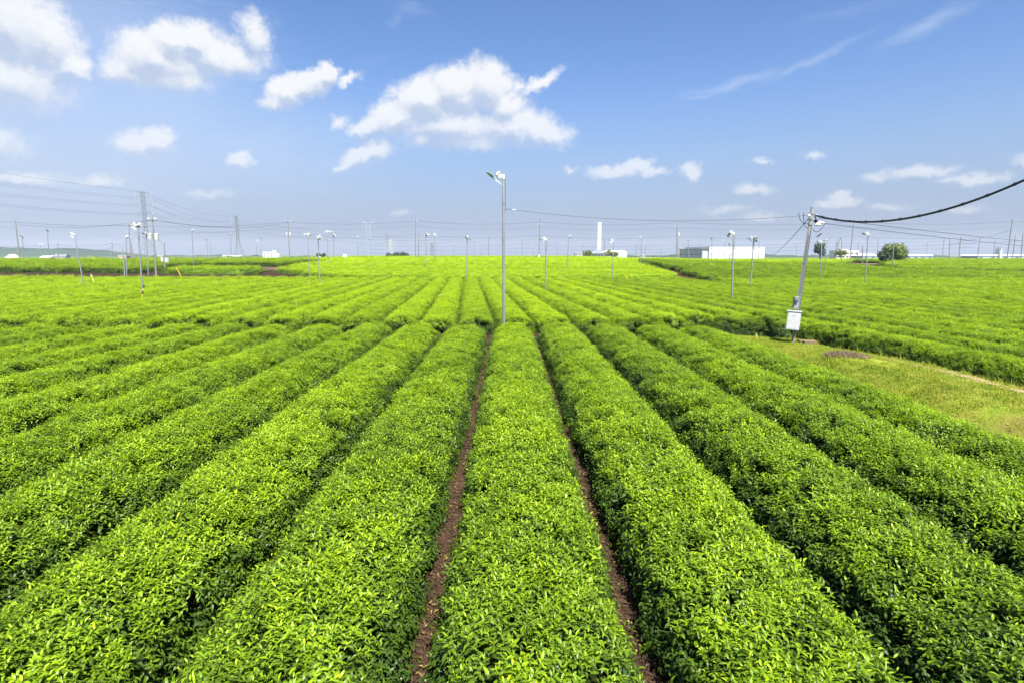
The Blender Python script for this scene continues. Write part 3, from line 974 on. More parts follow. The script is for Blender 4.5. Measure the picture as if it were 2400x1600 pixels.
def blade_mesh(psi, s=1.0):
    d = E1 * math.cos(psi) + E2 * math.sin(psi); w = AX.cross(d)
    m = MB(); top, bot = [], []
    prof = [(.05, .05), (.12, .075), (.22, .105), (.34, .12), (.44, .11), (.49, .07), (.505, .02)]
    for q, hw in prof:
        tw = math.radians(34 - 26 * q / .5); c = w * math.cos(tw) + AX * math.sin(tw)
        for sgn in (-1, 1): top.append(d * q * s + c * sgn * hw * s + AX * .006); bot.append(d * q * s + c * sgn * hw * s - AX * .006)
    n = len(prof); vs = top + bot; fs = []
    for i_ in range(n - 1):
        a = i_ * 2
        fs += [(a, a + 1, a + 3, a + 2), (2 * n + a, 2 * n + a + 2, 2 * n + a + 3, 2 * n + a + 1), (a, a + 2, 2 * n + a + 2, 2 * n + a), (a + 1, 2 * n + a + 1, 2 * n + a + 3, a + 3)]
    fs += [(0, 2 * n, 2 * n + 1, 1), (2 * n - 2, 2 * n - 1, 4 * n - 1, 4 * n - 2)]
    m.add(vs, fs)
    return m.mesh('blade')


def fan_meshes(s):
    d = {}
    m = MB(); m.box((-.12 * s, 0, .05 * s), (.34 * s, .16 * s, .15 * s)); m.box((-.10 * s, 0, .135 * s), (.26 * s, .10 * s, .03 * s)); m.tube([(0, 0, -.10 * s), (0, 0, .0)], .085 * s, 12)
    d['housing'] = m.mesh('gear_housing')
    m = MB(); c = Vector((-.30, 0, .13)) * s
    m.tube([c - AX * .17 * s, c - AX * .14 * s, c + AX * .06 * s, c + AX * .09 * s], [.06 * s, .095 * s, .095 * s, .07 * s], 14)
    for q in (-.08, -.03, .02): ring(m, c + AX * q * s, AX, .104 * s, .012 * s, 14)
    d['motor'] = m.mesh('motor', False)
    m = MB(); m.tube([c + AX * .09 * s, c + AX * .26 * s], .022 * s, 8); h = c + AX * .25 * s
    m.tube([h - AX * .04 * s, h + AX * .03 * s, h + AX * .06 * s], [.06 * s, .06 * s, .02 * s], 12)
    d['hub'] = m.mesh('hub'); d['hubpos'] = h
    return d


FAN = fan_meshes(.82)
BL = [blade_mesh(q, .85) for q in np.linspace(0, math.pi, 7)[:-1]]
BL2 = [blade_mesh(q + math.pi, .85) for q in np.linspace(0, math.pi, 7)[:-1]]
M_bl_w = M['fan']


def frost_fan(x, y, h, dx, yaw, psi, label, detail=1, double=False, hs=1.0, group='frost fan poles standing in the tea fields', pole_r=(.085, .065)):
    z = t1(x, y)
    root = empty('frost_fan', (x, y, z), label, 'frost fan', group)
    root.rotation_euler = (0, math.atan2(dx, h), 0)
    ph = h - .08
    p = mesh_obj('pole', unit_pole('fan%.3f' % pole_r[0], *pole_r), M['steel'], root); p.scale = (1, 1, ph)
    if detail > 1:
        for zz in (.3 * ph, .62 * ph, .80 * ph, .84 * ph):
            m = MB(); ring(m, (0, 0, zz), (0, 0, 1), pole_r[0] * 1.04, .05); m.box((pole_r[0] * 1.08, 0, zz), (.04, .03, .05)); m.build('pole_band', M['steel'], root)
        for q in range(10):
            zz = ph * (.1 + .085 * q); m = MB(); m.tube([(-.01, -pole_r[0] * .8, zz), (-.01, -pole_r[0] - .02, zz)], .012, 6); m.build('step_bolt', M['fandark'], root)
        m = MB(); m.tube([(pole_r[1] + .03, -.02, ph * .80), (pole_r[1] + .025, -.02, ph * .9), (pole_r[1] + .02, -.02, ph)], .012, 6); m.build('cable', M['wire'], root)
    heads = [(yaw, psi)] + ([(yaw + math.pi * .8, psi + 2)] if double else [])
    for hy, hp in heads:
        rz = Matrix.Rotation(hy, 4, 'Z') @ Matrix.Scale(hs, 4); tr = Matrix.Translation((0, 0, ph))
        def put(nm, me, mat, par, mtx):
            o = mesh_obj(nm, me, mat, par); o.matrix_local = mtx; return o
        put('gear_housing', FAN['housing'], M['fan'], root, tr @ rz)
        put('motor', FAN['motor'], M['fan'], root, tr @ rz)
        f = put('fan', FAN['hub'], M['fandark'], root, tr @ rz)
        k = int(hp * 6 / math.pi) % 6
        hb = Matrix.Translation(FAN['hubpos'])
        put('blade', BL[k], M['fan'], f, hb); put('blade', BL2[k], M['fan'], f, hb)
    return root


frost_fan(-.17, 24.3, 6.75, 0, R(12), .1, 'tall galvanised fan pole in the middle, between the near and farther tea rows', 2, pole_r=(.064, .052))
FANS = [
 (-114.7, 137, 6.31, .41, 'fan pole beside the concrete pole at the left edge, by the white roofs'),
 (-82.13, 103.6, 6.26, .2, 'fan pole in the dark green field left of the two leaning near fan poles'),
 (-41.4, 56.1, 5.53, -.39, 'fan pole leaning left in the bright rows, leftmost of the large ones'),
 (-150.55, 187, 6.02, .07, 'short far fan pole in front of the wooded hill'),
 (-47.59, 71.8, 5.68, .42, 'fan pole just left of the big fan pole with the striped stake'),
 (-26.36, 41.3, 5.62, .13, 'big fan pole with a striped stake at its foot, on the left'),
 (-46.82, 74.9, 6.0, .26, 'fan pole close to the utility pole that carries transformer cans'),
 (-54.74, 100.4, 6.24, .19, 'fan pole between the transformer pole and the lattice pylons'),
 (-93.37, 180, 7.48, -.07, 'left one of two thin far fan poles right of the transformer pole'),
 (-96.06, 187, 6.97, .01, 'right one of two thin far fan poles right of the transformer pole'),
 (-51.16, 106.7, 5.51, .23, 'fan pole just left of the second lattice pylon'),
 (-87.83, 202, 7.81, .1, 'far fan pole above the long low white roof'),
 (-71.0, 166, 7.4, .34, 'far fan pole right of the long low white roof'),
 (-24.57, 71.0, 5.84, .09, 'left one of the pair of fan poles in front of the bright slope'),
 (-18.34, 55.9, 5.25, .02, 'right and nearer one of the pair of fan poles in front of the bright slope'),
 (-30.03, 96.1, 6.02, .19, 'fan pole at the top left corner of the bright slope'),
 (-32.19, 106.6, 5.44, .12, 'fan pole just right of the one at the corner of the bright slope'),
 (-42.06, 162, 6.45, -.15, 'far fan pole left of the tall floodlight mast'),
 (-40.0, 169, 6.02, .03, 'far fan pole touching the right side of the floodlight mast'),
 (-114.91, 288, 6.92, .43, 'tiny far fan pole above the cream buildings'),
 (-97.47, 288, 6.29, .33, 'tiny far fan pole left of the pair by the bright slope'),
 (-68.63, 274, 6.89, .27, 'tiny far fan pole right of the white board, nearer the mast'),
 (-82.1, 324, 5.68, .22, 'tiny far fan pole right of the white board, nearer the board'),
 (-12.83, 90.2, 5.77, .09, 'fan pole on the bright slope right of the brown utility pole'),
 (-13.43, 106.6, 5.44, .02, 'fan pole higher on the bright slope, second right of the brown utility pole'),
 (-4.8, 66.8, 5.5, .12, 'fan pole at the foot of the bright slope left of the tall central pole'),
 (-11.66, 202, 5.94, -.03, 'far skyline fan pole nearest the left of the tall central pole but one'),
 (-11.98, 266, 5.48, -.19, 'far skyline fan pole nearest the left of the tall central pole'),
 (-21.44, 230, 5.74, -.11, 'far skyline fan pole right of the slope fan poles, before the foot-of-slope one'),
 (-31.94, 281, 5.55, -.02, 'smallest skyline fan pole just right of the higher slope fan pole'),
 (3.23, 48.5, 4.85, 0, 'fan pole among the rows, first to the right of the tall central pole'),
 (8.86, 85.8, 5.54, .21, 'slim fan pole on the slope between the central pole and the chimney'),
 (4.53, 281, 5.55, -.13, 'far skyline fan pole just right of the tall central pole'),
 (4.5, 180, 6.42, -.1, 'far skyline fan pole second right of the tall central pole'),
 (11.83, 266, 5.29, -.19, 'far skyline fan pole left of the utility pole with the white base'),
 (18.77, 216, 5.95, -.28, 'far skyline fan pole left of the slim slope fan pole'),
 (27.35, 209, 5.77, -.11, 'far skyline fan pole just left of the white chimney'),
 (12.12, 66.2, 5.16, .03, 'fan pole below the chimney buildings, beside a yellow stake'),
 (22.53, 96.4, 5.18, -.22, 'fan pole in front of the white truck'),
 (15.04, 38.0, 4.95, -.16, 'large fan pole in front of the left half of the white warehouse'),
 (21.89, 51.3, 5.0, .02, 'fan pole in front of the right end of the white warehouse'),
 (37.44, 105.1, 5.32, -.15, 'fan pole in front of the left corner of the white warehouse'),
 (39.9, 102.7, 4.44, -.21, 'small fan pole in front of the middle of the white warehouse'),
 (36.29, 162, 4.86, -.16, 'thin skyline fan pole just left of the white truck'),
 (61.63, 202, 6.5, -.19, 'thin skyline fan pole just right of the pole with the leaning strut'),
 (70.9, 187, 6.73, -.65, 'far fan pole rising above the roof of the white warehouse'),
 (48.9, 202, 6.24, -.78, 'thin skyline fan pole just right of the white truck'),
 (72.96, 216, 6.02, -.3, 'far fan pole in front of the grey shed beside the warehouse'),
 (51.65, 194, 6.12, .23, 'thin skyline fan pole between the white truck and the strutted pole'),
 (40.56, 73.9, 5.12, -.19, 'nearer one of two fan poles just right of the white box pole'),
 (51.63, 92.8, 5.35, -.2, 'farther one of two fan poles just right of the white box pole'),
 (67.46, 115.5, 5.68, -.4, 'fan pole left of the crossarm pole, at the sandy track'),
 (35.64, 56.7, 5.57, -.13, 'large fan pole in the rows between the white box pole and the round bush'),
 (126.15, 166, 7.22, .03, 'skyline fan pole first to the right of the round bush'),
 (98.41, 119.7, 6.07, .01, 'fan pole standing in the smooth far right field'),
 (147.02, 173, 7.05, -.09, 'skyline fan pole nearest the tall crossarm pole at the right edge'),
 (111.91, 173, 7.29, -.52, 'skyline fan pole just left of the round bush'),
 (158.25, 216, 6.5, -.27, 'small far fan pole between the round bush and the blue grey sheds'),
 (108.72, 216, 6.02, -.09, 'small far fan pole just left of the white box pole'),
]
for n_, (x, y, h, dx, lab) in enumerate(FANS):
    r = random.Random(n_ * 7 + 1)
    yaw = R(r.uniform(-40, 60)) if x > 10 else R(r.uniform(100, 260))
    if n_ in (2, 5, 30, 39): yaw = R(15)
    dd = math.hypot(x, y)
    frost_fan(x, y, h, dx, yaw, r.uniform(0, 3.1), lab, 2 if dd < 60 else 1, hs=(.95 if dd < 60 else 1.0 if dd < 150 else 1.2), double=(n_ in (5, 3, 13, 15, 16, 23, 24, 40)), pole_r=(.058, .046) if dd < 80 else (.068, .055))

# ------------------------------------------------------------------ utility poles
def utility_pole(x, y, h, dx, label, mat='concrete', arms=(), cans=0, box=None, strut=False, r=(.16, .11), group='utility poles along the fields', base=None):
    z = t1(x, y)
    root = empty('utility_pole', (x, y, z), label, 'utility pole', group)
    root.rotation_euler = (0, math.atan2(dx, h), 0)
    p = mesh_obj('pole', unit_pole('ut%.2f' % r[0], *r), M[mat], root); p.scale = (1, 1, h)
    for a in arms:
        za, w = a
        m = MB(); m.box((0, -r[1] - .05, h * za), (w, .10, .10)); arm = m.build('crossarm', M['lattice'], root)
        for q in (-.46, -.28, .28, .46):
            m = MB(); m.tube([(q * w, -r[1] - .05, h * za + .05), (q * w, -r[1] - .05, h * za + .15), (q * w, -r[1] - .05, h * za + .28)], [.04, .075, .04], 8); m.build('insulator', M['porcelain'], arm)
    for c in range(cans):
        sx = -1 if c % 2 else 1
        m = MB(); m.tube([(sx * .42, -.05, h * .62), (sx * .42, -.05, h * .62 + .75), (sx * .42, -.05, h * .62 + .82)], [.26, .26, .16], 14)
        can = m.build('transformer_can', M['greywall'], root)
        m = MB(); m.box((sx * .2, 0, h * .62 + .1), (.3, .08, .08)); m.build('bracket', M['lattice'], can)
    if box:
        for bx in box:
            m = MB(); m.box(bx[0], bx[1]); m.build('meter_box', M['box'], root)
    if strut:
        m = MB(); m.tube([(.75, .1, -.3), (.04, .05, h * .62)], [.13, .10], 10); m.build('strut', M['concrete'], root)
    if base:
        m = MB(); m.tube([(0, 0, 0), (0, 0, base)], r[0] * 1.08, 10); m.build('white_sleeve', M['white'], root)
    return root


UTIL = [
 (-102.95, 122, 8.85, .13, 'bare concrete utility pole near the left edge, in front of the wooded hill', 'concrete', (), 0),
 (-46.28, 75.7, 8.34, .18, 'concrete utility pole carrying two transformer cans and a crossarm', 'concrete', ((.92, 1.2),), 2),
 (-93.94, 144, 9.53, .37, 'strutted utility pole beside the small salmon building', 'darkpole', ((.97, 1.6), (.75, 1.6)), 0),
 (-184.86, 238, 7.74, .36, 'far crossarm pole at the right foot of the wooded hill', 'darkpole', ((.95, 2.6), (.4, 2.4)), 0),
 (-148.03, 216, 7.61, .8, 'far crossarm pole left of the small salmon building', 'darkpole', ((.95, 1.6), (.8, 1.6)), 0),
 (-46.25, 69.5, 4.41, .02, 'short pole without a fan left of the big fan pole with the striped stake', 'steel', (), 0),
 (-55.97, 148, 10.45, .11, 'utility pole with transformers right of the cream buildings', 'concrete', ((.95, 1.4),), 2),
 (-24.06, 150, 10.67, .27, 'brown utility pole on the skyline left of the central pole', 'darkpole', ((.93, 1.0),), 0),
 (-23.7, 153, 6.76, .17, 'short dark post right beside the brown skyline utility pole', 'darkpole', (), 0),
 (8.03, 148, 10.25, .16, 'utility pole with a white foot on the skyline right of the central pole', 'concrete', ((.88, 1.0),), 0),
 (41.17, 140, 10.17, -.16, 'utility pole with a leaning strut left of the white warehouse', 'darkpole', ((.83, 1.4),), 1),
 (29.11, 173, 6.28, .07, 'short dark pole right of the white chimney', 'darkpole', (), 0),
 (88.51, 148, 10.98, .16, 'tall crossarm pole right of the white box pole', 'darkpole', ((.965, 2.2),), 0),
 (129.39, 148, 11.1, .11, 'tall crossarm pole near the right edge', 'darkpole', ((.93, 2.6),), 0),
 (147.68, 187, 7.84, -.27, 'skyline pole second right of the round bush, without a fan', 'darkpole', ((.8, 1.0),), 0),
 (155.5, 173, 8.44, -.35, 'utility pole cut by the right edge of the picture', 'darkpole', ((.6, 1.6),), 0),
 (165.29, 187, 8.25, -.01, 'thin utility pole between the two poles at the right edge', 'concrete', ((.85, 1.4),), 0),
 (161.37, 209, 7.74, -.42, 'far thin utility pole right of the first skyline fan pole beyond the bush', 'concrete', ((.7, 1.6),), 0),
 (132.1, 216, 6.5, -.24, 'far pale pole left of the round bush, taller of two', 'concrete', (), 0),
 (86.01, 138.7, 4.37, -.22, 'short brown post by the sandy track left of the round bush', 'darkpole', (), 0),
 (69.65, 103.3, 5.04, -.2, 'pale pole without a fan in front of the round bush', 'steel', (), 0),
 (94.6, 216, 6.97, -.18, 'far dark pole in front of the right end of the white warehouse', 'darkpole', ((.97, 1.2),), 0),
 (66.01, 209, 7.26, -.53, 'far crossarm pole in front of the grey shed', 'concrete', ((.97, 2.6), (.75, 2.0)), 0),
 (-6.97, 209, 7.92, .14, 'far pale utility pole on the skyline just left of the central pole', 'concrete', (), 0),
]
UP = {}
for n_, (x, y, h, dx, lab, mat, arms, cans) in enumerate(UTIL):
    rr = (.14, .09) if math.hypot(x, y) > 100 else (.12, .08)
    if mat == 'steel': rr = (.08, .065)
    UP[n_] = utility_pole(x, y, h, dx, lab, mat, arms, cans, r=rr, strut=(n_ in (2, 10)), base=(1.6 if n_ == 9 else None))
utility_pole(-51.43, 86.4, 4.42, .25, 'short pole with two white meter boxes near the left field edge', 'concrete', (), 0, box=(((-.28, -.16, 2.0), (.36, .18, .62)), ((.42, -.16, 1.95), (.5, .2, .62))), r=(.10, .08))

# the pole with the white box on the grass bank
px_, py_ = 11.24, 22.1
pz_ = float(bank(px_, py_)) - .06
root = empty('box_pole', (px_, py_, pz_), 'leaning grey service pole with a white cabinet at the end of the grass bank', 'utility pole')
root.rotation_euler = (0, math.atan2(.37, 5.24), 0)
PH = 5.25
p = mesh_obj('pole', unit_pole('svc', .068, .056, 16), M['concrete'], root); p.scale = (1, 1, PH)
m = MB(); m.tube([(0, 0, PH), (0, 0, PH + .03)], .062, 16); m.build('pole_cap', M['steel'], root)
for zz in (PH - .22, PH - .42, PH - .62, 3.2, 2.1, 1.5):
    m = MB(); ring(m, (0, 0, zz), (0, 0, 1), .078, .05, 16); m.build('pole_band', M['lattice'], root)
for q, (ox, oy, zt) in enumerate(((-.078, -.03, PH - .7), (.045, -.070, PH - .65), (-.01, -.082, PH - 1.0))):
    m = MB(); m.tube([(ox, oy, 1.05), (ox * 1.05, oy * 1.05, 2.4), (ox * .98, oy * .98, 3.6), (ox * .9, oy * .9, zt)], .011 if q else .014, 8); m.build('conduit', M['wire'] if q == 1 else M['steel'], root)
cab_rot = Quaternion((0, 0, 1), R(-28))
m = MB(); m.box((-.19, -.19, .95), (.46, .26, .70), cab_rot)
cab = m.build('cabinet', M['box'], root)
m = MB(); m.box((-.19, -.19, 1.315), (.52, .32, .03), cab_rot); m.build('cabinet_roof', M['box'], cab)
n_ = cab_rot @ Vector((0, -1, 0)); ex = cab_rot @ Vector((1, 0, 0)); cc = Vector((-.19, -.19, .95))
m = MB(); m.box(cc + n_ * .133, (.41, .008, .64), cab_rot); m.build('cabinet_door', M['box'], cab)
m = MB(); m.box(cc + n_ * .143 + ex * .0 + Vector((0, 0, .20)), (.05, .016, .03), cab_rot); m.build('latch', M['fandark'], cab)
m = MB(); m.box(cc + n_ * .139 + ex * .0 + Vector((0, 0, -.04)), (.09, .004, .04), cab_rot); m.build('sticker', M['cream'], cab)
m = MB(); m.box((-.16, -.10, 1.62), (.17, .14, .40)); mb_ = m.build('meter', M['steel'], root)
m = MB(); m.tube([(-.20, -.17, 1.70), (-.20, -.24, 1.70)], .06, 14); m.build('meter_glass', M['glass'], mb_)
m = MB(); m.box((-.16, -.10, 1.85), (.21, .18, .03)); m.build('meter_hood', M['fandark'], mb_)
m = MB(); m.tube([(.02, -.13, .62), (.06, -.16, .50), (.0, -.17, .45), (-.06, -.16, .52), (-.06, -.14, .62)], .012, 6); m.build('cable_loop', M['black'], root)
for q, (dx_, zz) in enumerate(((.12, PH - .30), (.14, PH - .50), (-.12, PH - .32), (.22, PH - .62), (.30, PH - .55))):
    m = MB(); m.tube([(dx_ * .6, -.08, zz), (dx_ * 1.1, -.10, zz + .03), (dx_ * 1.6, -.10, zz + .02)], [.035, .06, .035], 8); m.build('insulator', M['porcelain'] if q != 1 else M['black'], root)
for q, (a, b, c) in enumerate((((-.10, -.08, PH - .55), (-.42, -.12, PH - .75), (-.55, -.1, PH - .22)), ((-.10, -.08, PH - .75), (-.30, -.12, PH - .80), (-.36, -.1, PH - .22)), ((.10, -.1, PH - .8), (.26, -.14, PH - 1.05), (.52, -.1, PH - .55)), ((.08, -.1, PH - .28), (.18, -.1, PH - .45), (.16, -.1, PH - .62)))):
    pts = [(Vector(a) * (1 - t) ** 2 + Vector(b) * 2 * t * (1 - t) + Vector(c) * t * t) for t in np.linspace(0, 1, 9)]
    m = MB(); m.tube(pts, .011 if q < 3 else .02, 6); m.build('drop_wire', M['black'], root)
m = MB(); m.tube([(.27, -.13, PH - 1.06), (.42, -.13, PH - .93)], .028, 8); m.build('cable_joint', M['black'], root)

m = MB(); m.box((0, 0, 0), (.62, .42, .16), Quaternion((0, 0, 1), R(-10)))
o = m.build('concrete_block', plain('weathered_block', (.17, .13, .07), .9), None, loc=(11.75, 22.0, float(bank(11.75, 22.0)) + .05)); tag(o, 'low weathered block on the grass beside the white box pole', 'block')

# ------------------------------------------------------------------ wires
def wire(p0, p1, sag, r, label, mat='wire', n=24, name='overhead_wire', group='overhead wires'):
    p0, p1 = Vector(p0), Vector(p1)
    pts = [p0.lerp(p1, t) - Vector((0, 0, 4 * sag * t * (1 - t))) for t in np.linspace(0, 1, n)]
    m = MB(); m.tube([q - p0 for q in pts], r, 6)
    o = m.build(name, M[mat], None, True, p0)
    return tag(o, label, 'wire', group)


svc_top = Vector((px_ + .37 * (PH - .3) / 5.24, py_, pz_ + PH - .3))
wire((-.08, 24.25, 6.75 * .80), svc_top + Vector((-.12, 0, .02)), .33, .010, 'single wire from the tall central fan pole to the white box pole')
m = MB(); m.tube([(0, 0, 0), (.14, -.02, -.012)], .022, 8); o = m.build('wire_insulator', M['porcelain'], None, loc=(.20, 24.2, 5.36)); tag(o, 'small white insulator on the wire beside the tall central pole', 'insulator')
# thick bundled cable running up and out to the right, towards the viewer
far_end = Vector((14, 12, 7.0))
p0 = svc_top + Vector((.08, -.05, .02))
pts = [p0.lerp(far_end, t) - Vector((0, 0, 4 * 1.2 * t * (1 - t))) for t in np.linspace(0, 1, 48)]
root = empty('bundled_cable', p0, 'thick black bundled cable rising from the white box pole to the right edge', 'cable')
m = MB(); m.tube([q - p0 for q in pts], .026, 8); m.build('cable', M['black'], root, True)
m = MB(); m.tube([q - p0 + Vector((0, 0, .035)) for q in pts], .009, 6); m.build('carrier_wire', M['wire'], root, True)
for q in range(2, 47, 3):
    d = (pts[q + 1] - pts[q]).normalized(); m = MB(); m.tube([pts[q] - p0 + Vector((0, 0, .012)) - d * .03, pts[q] - p0 + Vector((0, 0, .012)) + d * .03], .045, 8); m.build('cable_tie', M['black'], root)
wire(svc_top + Vector((.5, 0, -.28)), (124, 116, 4.9), .6, .016, 'lower thin wire running from the white box pole towards the far right sheds')
wire(svc_top + Vector((.3, 0, -.08)), (127, 116, 5.6), .6, .016, 'upper thin wire running from the white box pole towards the far right sheds')
wire(svc_top + Vector((-.1, 0, -.1)), (47.5, 104, 3.55), .5, .014, 'slanting wire from the white box pole down to the warehouse corner')


def top_of(n, f=.95, off=0):
    x, y, h, dx = UTIL[n][:4]
    return Vector((x + dx * f + off, y, t1(x, y) + h * f))


WL = [(6, 7, 'between the transformer pole and the brown skyline pole'), (7, 9, 'between the brown skyline pole and the white-footed pole'), (9, 10, 'between the white-footed pole and the strutted pole'),
      (10, 12, 'between the strutted pole and the first crossarm pole'), (12, 13, 'between the two tall crossarm poles on the right')]
for a, b, lab in WL:
    wire(top_of(a, .95), top_of(b, .95), .7, .035, 'upper wire ' + lab)
    wire(top_of(a, .83), top_of(b, .83), .75, .022, 'middle wire ' + lab)
    wire(top_of(a, .62), top_of(b, .62), .7, .022, 'lower wire ' + lab)
wire(top_of(13, .95), Vector((190, 150, 12.5)), .7, .035, 'upper wire leaving the right edge of the picture', group='overhead wires')
wire(top_of(0, .96), top_of(2, .96), .4, .03, 'wire from the left edge concrete pole to the strutted pole, upper')
wire(top_of(0, .96), Vector((-150, 118, 12.2)), .4, .03, 'wire from the left edge concrete pole out of the picture, upper')
wire(top_of(0, .84), Vector((-150, 118, 10.9)), .4, .02, 'wire from the left edge concrete pole out of the picture, lower')
wire(top_of(2, .95), top_of(6, .95), .7, .035, 'upper wire between the strutted left pole and the transformer pole')
wire(top_of(2, .78), top_of(6, .83), .7, .022, 'lower wire between the strutted left pole and the transformer pole')
wire(top_of(1, .92), top_of(6, .95), 1.2, .028, 'wire from the near transformer pole to the far transformer pole')
wire(top_of(1, .80), Vector((-51.2, 86.4, 5.1)), .5, .02, 'drooping wire from the near transformer pole to the meter box pole')
wire(top_of(1, .92), top_of(0, .92), .9, .028, 'wire from the near transformer pole to the left edge concrete pole')
wire(top_of(3, .93), top_of(4, .93), .8, .035, 'upper wire between the two far crossarm poles on the left')
wire(top_of(3, .5), top_of(4, .7), .8, .03, 'lower wire between the two far crossarm poles on the left')
wire(top_of(4, .93), top_of(2, .6), .8, .03, 'wire from the far crossarm pole to the strutted left pole')
wire(Vector((-220, 190, 8.5)), top_of(3, .9), 1.4, .035, 'far wire coming from the left edge past the wooded hill')
for q, (a, b) in enumerate(((14, 13), (14, 17), (17, 15))):
    wire(top_of(a, .8), top_of(b, .75), .4, .03, ('wire from the skyline pole to the tall right crossarm pole', 'wire between the skyline pole and the far thin pole', 'wire from the far thin pole to the pole cut by the right edge')[q])
for q in range(3):
    wire((100, 190, 5.2 + q * 1.1), (152, 186, 6.0 + q * 1.2), .5, .03, ('lowest', 'middle', 'highest')[q] + ' of three far wires behind the round bush')
    wire((60, 205, 4.6 + q * 1.2), (100, 190, 5.2 + q * 1.1), .5, .03, ('lowest', 'middle', 'highest')[q] + ' of three far wires in front of the white warehouse')
    wire((-60, 230, 4.4 + q * 1.5), (5, 226, 4.6 + q * 1.5), .8, .03, ('lowest', 'middle', 'highest')[q] + ' of three far wires behind the bright slope, left half')
    wire((5, 226, 4.6 + q * 1.5), (60, 205, 4.6 + q * 1.2), .8, .03, ('lowest', 'middle', 'highest')[q] + ' of three far wires behind the bright slope, right half')

# ------------------------------------------------------------------ lattice towers
def lattice(x, y, z0, h, w0, w1, arms, label, r=.14, mat='lattice', lamps=False, waist=None, nsec=9, cat='pylon', yaw=0.2):
    root = empty('pylon' if cat == 'pylon' else 'floodlight_mast', (x, y, z0), label, cat)
    root.rotation_euler = (0, 0, yaw)
    def hw(f): return (w0 + (w1 - w0) * min(1, f / .45)) / 2 if waist else (w0 + (w1 - w0) * f) / 2
    for sx in (-1, 1):
        for sy in (-1, 1):
            m = MB(); m.tube([(sx * hw(f), sy * hw(f), h * f) for f in np.linspace(0, 1, 8)], r, 5); m.build('leg', M[mat], root)
    m = MB()
    for k in range(nsec):
        f0, f1 = k / nsec, (k + 1) / nsec
        a, b = hw(f0), hw(f1)
        for s_ in (-1, 1):
            m.tube([(-a, s_ * a, h * f0), (b, s_ * b, h * f1)], r * .55, 4); m.tube([(a, s_ * a, h * f0), (-b, s_ * b, h * f1)], r * .55, 4)
            m.tube([(s_ * a, -a, h * f0), (s_ * b, b, h * f1)], r * .55, 4); m.tube([(-b, s_ * b, h * f1), (b, s_ * b, h * f1)], r * .55, 4)
    m.build('bracing', M[mat], root)
    for f, w in arms:
        m = MB()
        for s_ in (-1, 1):
            m.tube([(-w, 0, h * f), (w, 0, h * f)], r * .7, 5); m.tube([(s_ * w, 0, h * f), (s_ * hw(f), 0, h * (f + .03))], r * .5, 4)
        arm = m.build('crossarm', M[mat], root)
        for s_ in (-1, 1):
            m = MB(); m.tube([(s_ * w, 0, h * f), (s_ * w, 0, h * f - h * .025)], r * 1.0, 6); m.build('insulator', M['porcelain'], arm)
    if lamps:
        for s_ in (-1, 1):
            m = MB(); m.tube([(s_ * w1 * 1.1, -.4, h + .1), (s_ * w1 * 1.1, -.2, h + .3), (s_ * w1 * 1.1, .2, h + .3)], [.75, .8, .3], 14); m.build('lamp', M['white'], root)
    return root


PY1 = (-186.5, 300); PY2 = (-228, 490); PZ1, PZ2 = 33.6, 35.0
lattice(*PY1, .0, 35.5, 6.0, 1.25, ((.985, 3.6), (.93, 3.6), (.82, 4.2), (.70, 3.8)), 'tall lattice pylon on the left with long cross arms', .08, waist=True, nsec=12)
lattice(*PY2, .0, 36.0, 8.0, 1.7, ((.985, 3.8), (.93, 3.8), (.82, 4.4), (.70, 3.8)), 'second lattice pylon, right of the tall one', .12, waist=True, nsec=11)
lattice(-120, 500, 0, 30.5, 5.6, 3.2, (), 'dark lattice floodlight mast with two white lamps', .17, 'bluewall', lamps=True, cat='mast')
lattice(-121.8, 600, 0, 19.2, 3.4, 2.6, ((.92, 7.0), (.76, 6.0), (.60, 5.0), (.45, 6.5)), 'squat white pylon with four cross arms behind the low trees', .20, 'greywall')
lattice(-133, 640, 0, 26, 4.5, 1.6, ((.95, 4), (.8, 4), (.65, 4)), 'faint far lattice pylon left of the floodlight mast', .17, waist=True)
lattice(-118, 900, 0, 22, 4.5, 2.6, ((.9, 4), (.7, 4)), 'faint far lattice tower right of the white pylon', .30)
lattice(300, 520, 0, 17, 4.5, 2.4, ((.92, 2.5),), 'far lattice tower left of the leafy tree by the box pole', .22)
lattice(480, 560, 0, 11, 4.0, 2.4, ((.9, 2.5),), 'far lattice tower just right of the round bush', .22)
for s_, nm in ((-1, 'nearer'), (1, 'farther')):
    for f, lv in ((.93, 'top'), (.82, 'middle'), (.70, 'bottom')):
        a = Vector((PY1[0] + s_ * 3.8, PY1[1], 35.5 * f - .8)); b = Vector((PY2[0] + s_ * 4.0, PY2[1], 36 * f - .8))
        wire(a, b, 5.5, .05, '%s power line on the %s side between the two lattice pylons' % (lv, nm), group='high voltage lines')
        wire(a, Vector((-205 + s_ * 4, 120, 36 * f + 1.5)), 3.0, .032, '%s power line on the %s side from the tall pylon to the left edge' % (lv, nm), group='high voltage lines')
        wire(b, Vector((-60 + s_ * 4, 760, 30 * f)), 7, .055, '%s power line on the %s side leaving the second pylon to the right' % (lv, nm), group='high voltage lines')
wire((PY1[0], PY1[1], 35.4), (PY2[0], PY2[1], 35.9), 4, .05, 'thin earth wire between the tops of the two lattice pylons', group='high voltage lines')
wire((PY1[0], PY1[1], 35.4), (-205, 120, 38.5), 2.2, .04, 'thin earth wire from the top of the tall pylon to the left edge', group='high voltage lines')

# ------------------------------------------------------------------ buildings
def slab(name, c, d, rz, mat, parent=None):
    m = MB(); m.box(c, d, Quaternion((0, 0, 1), rz)); return m.build(name, M[mat], parent)


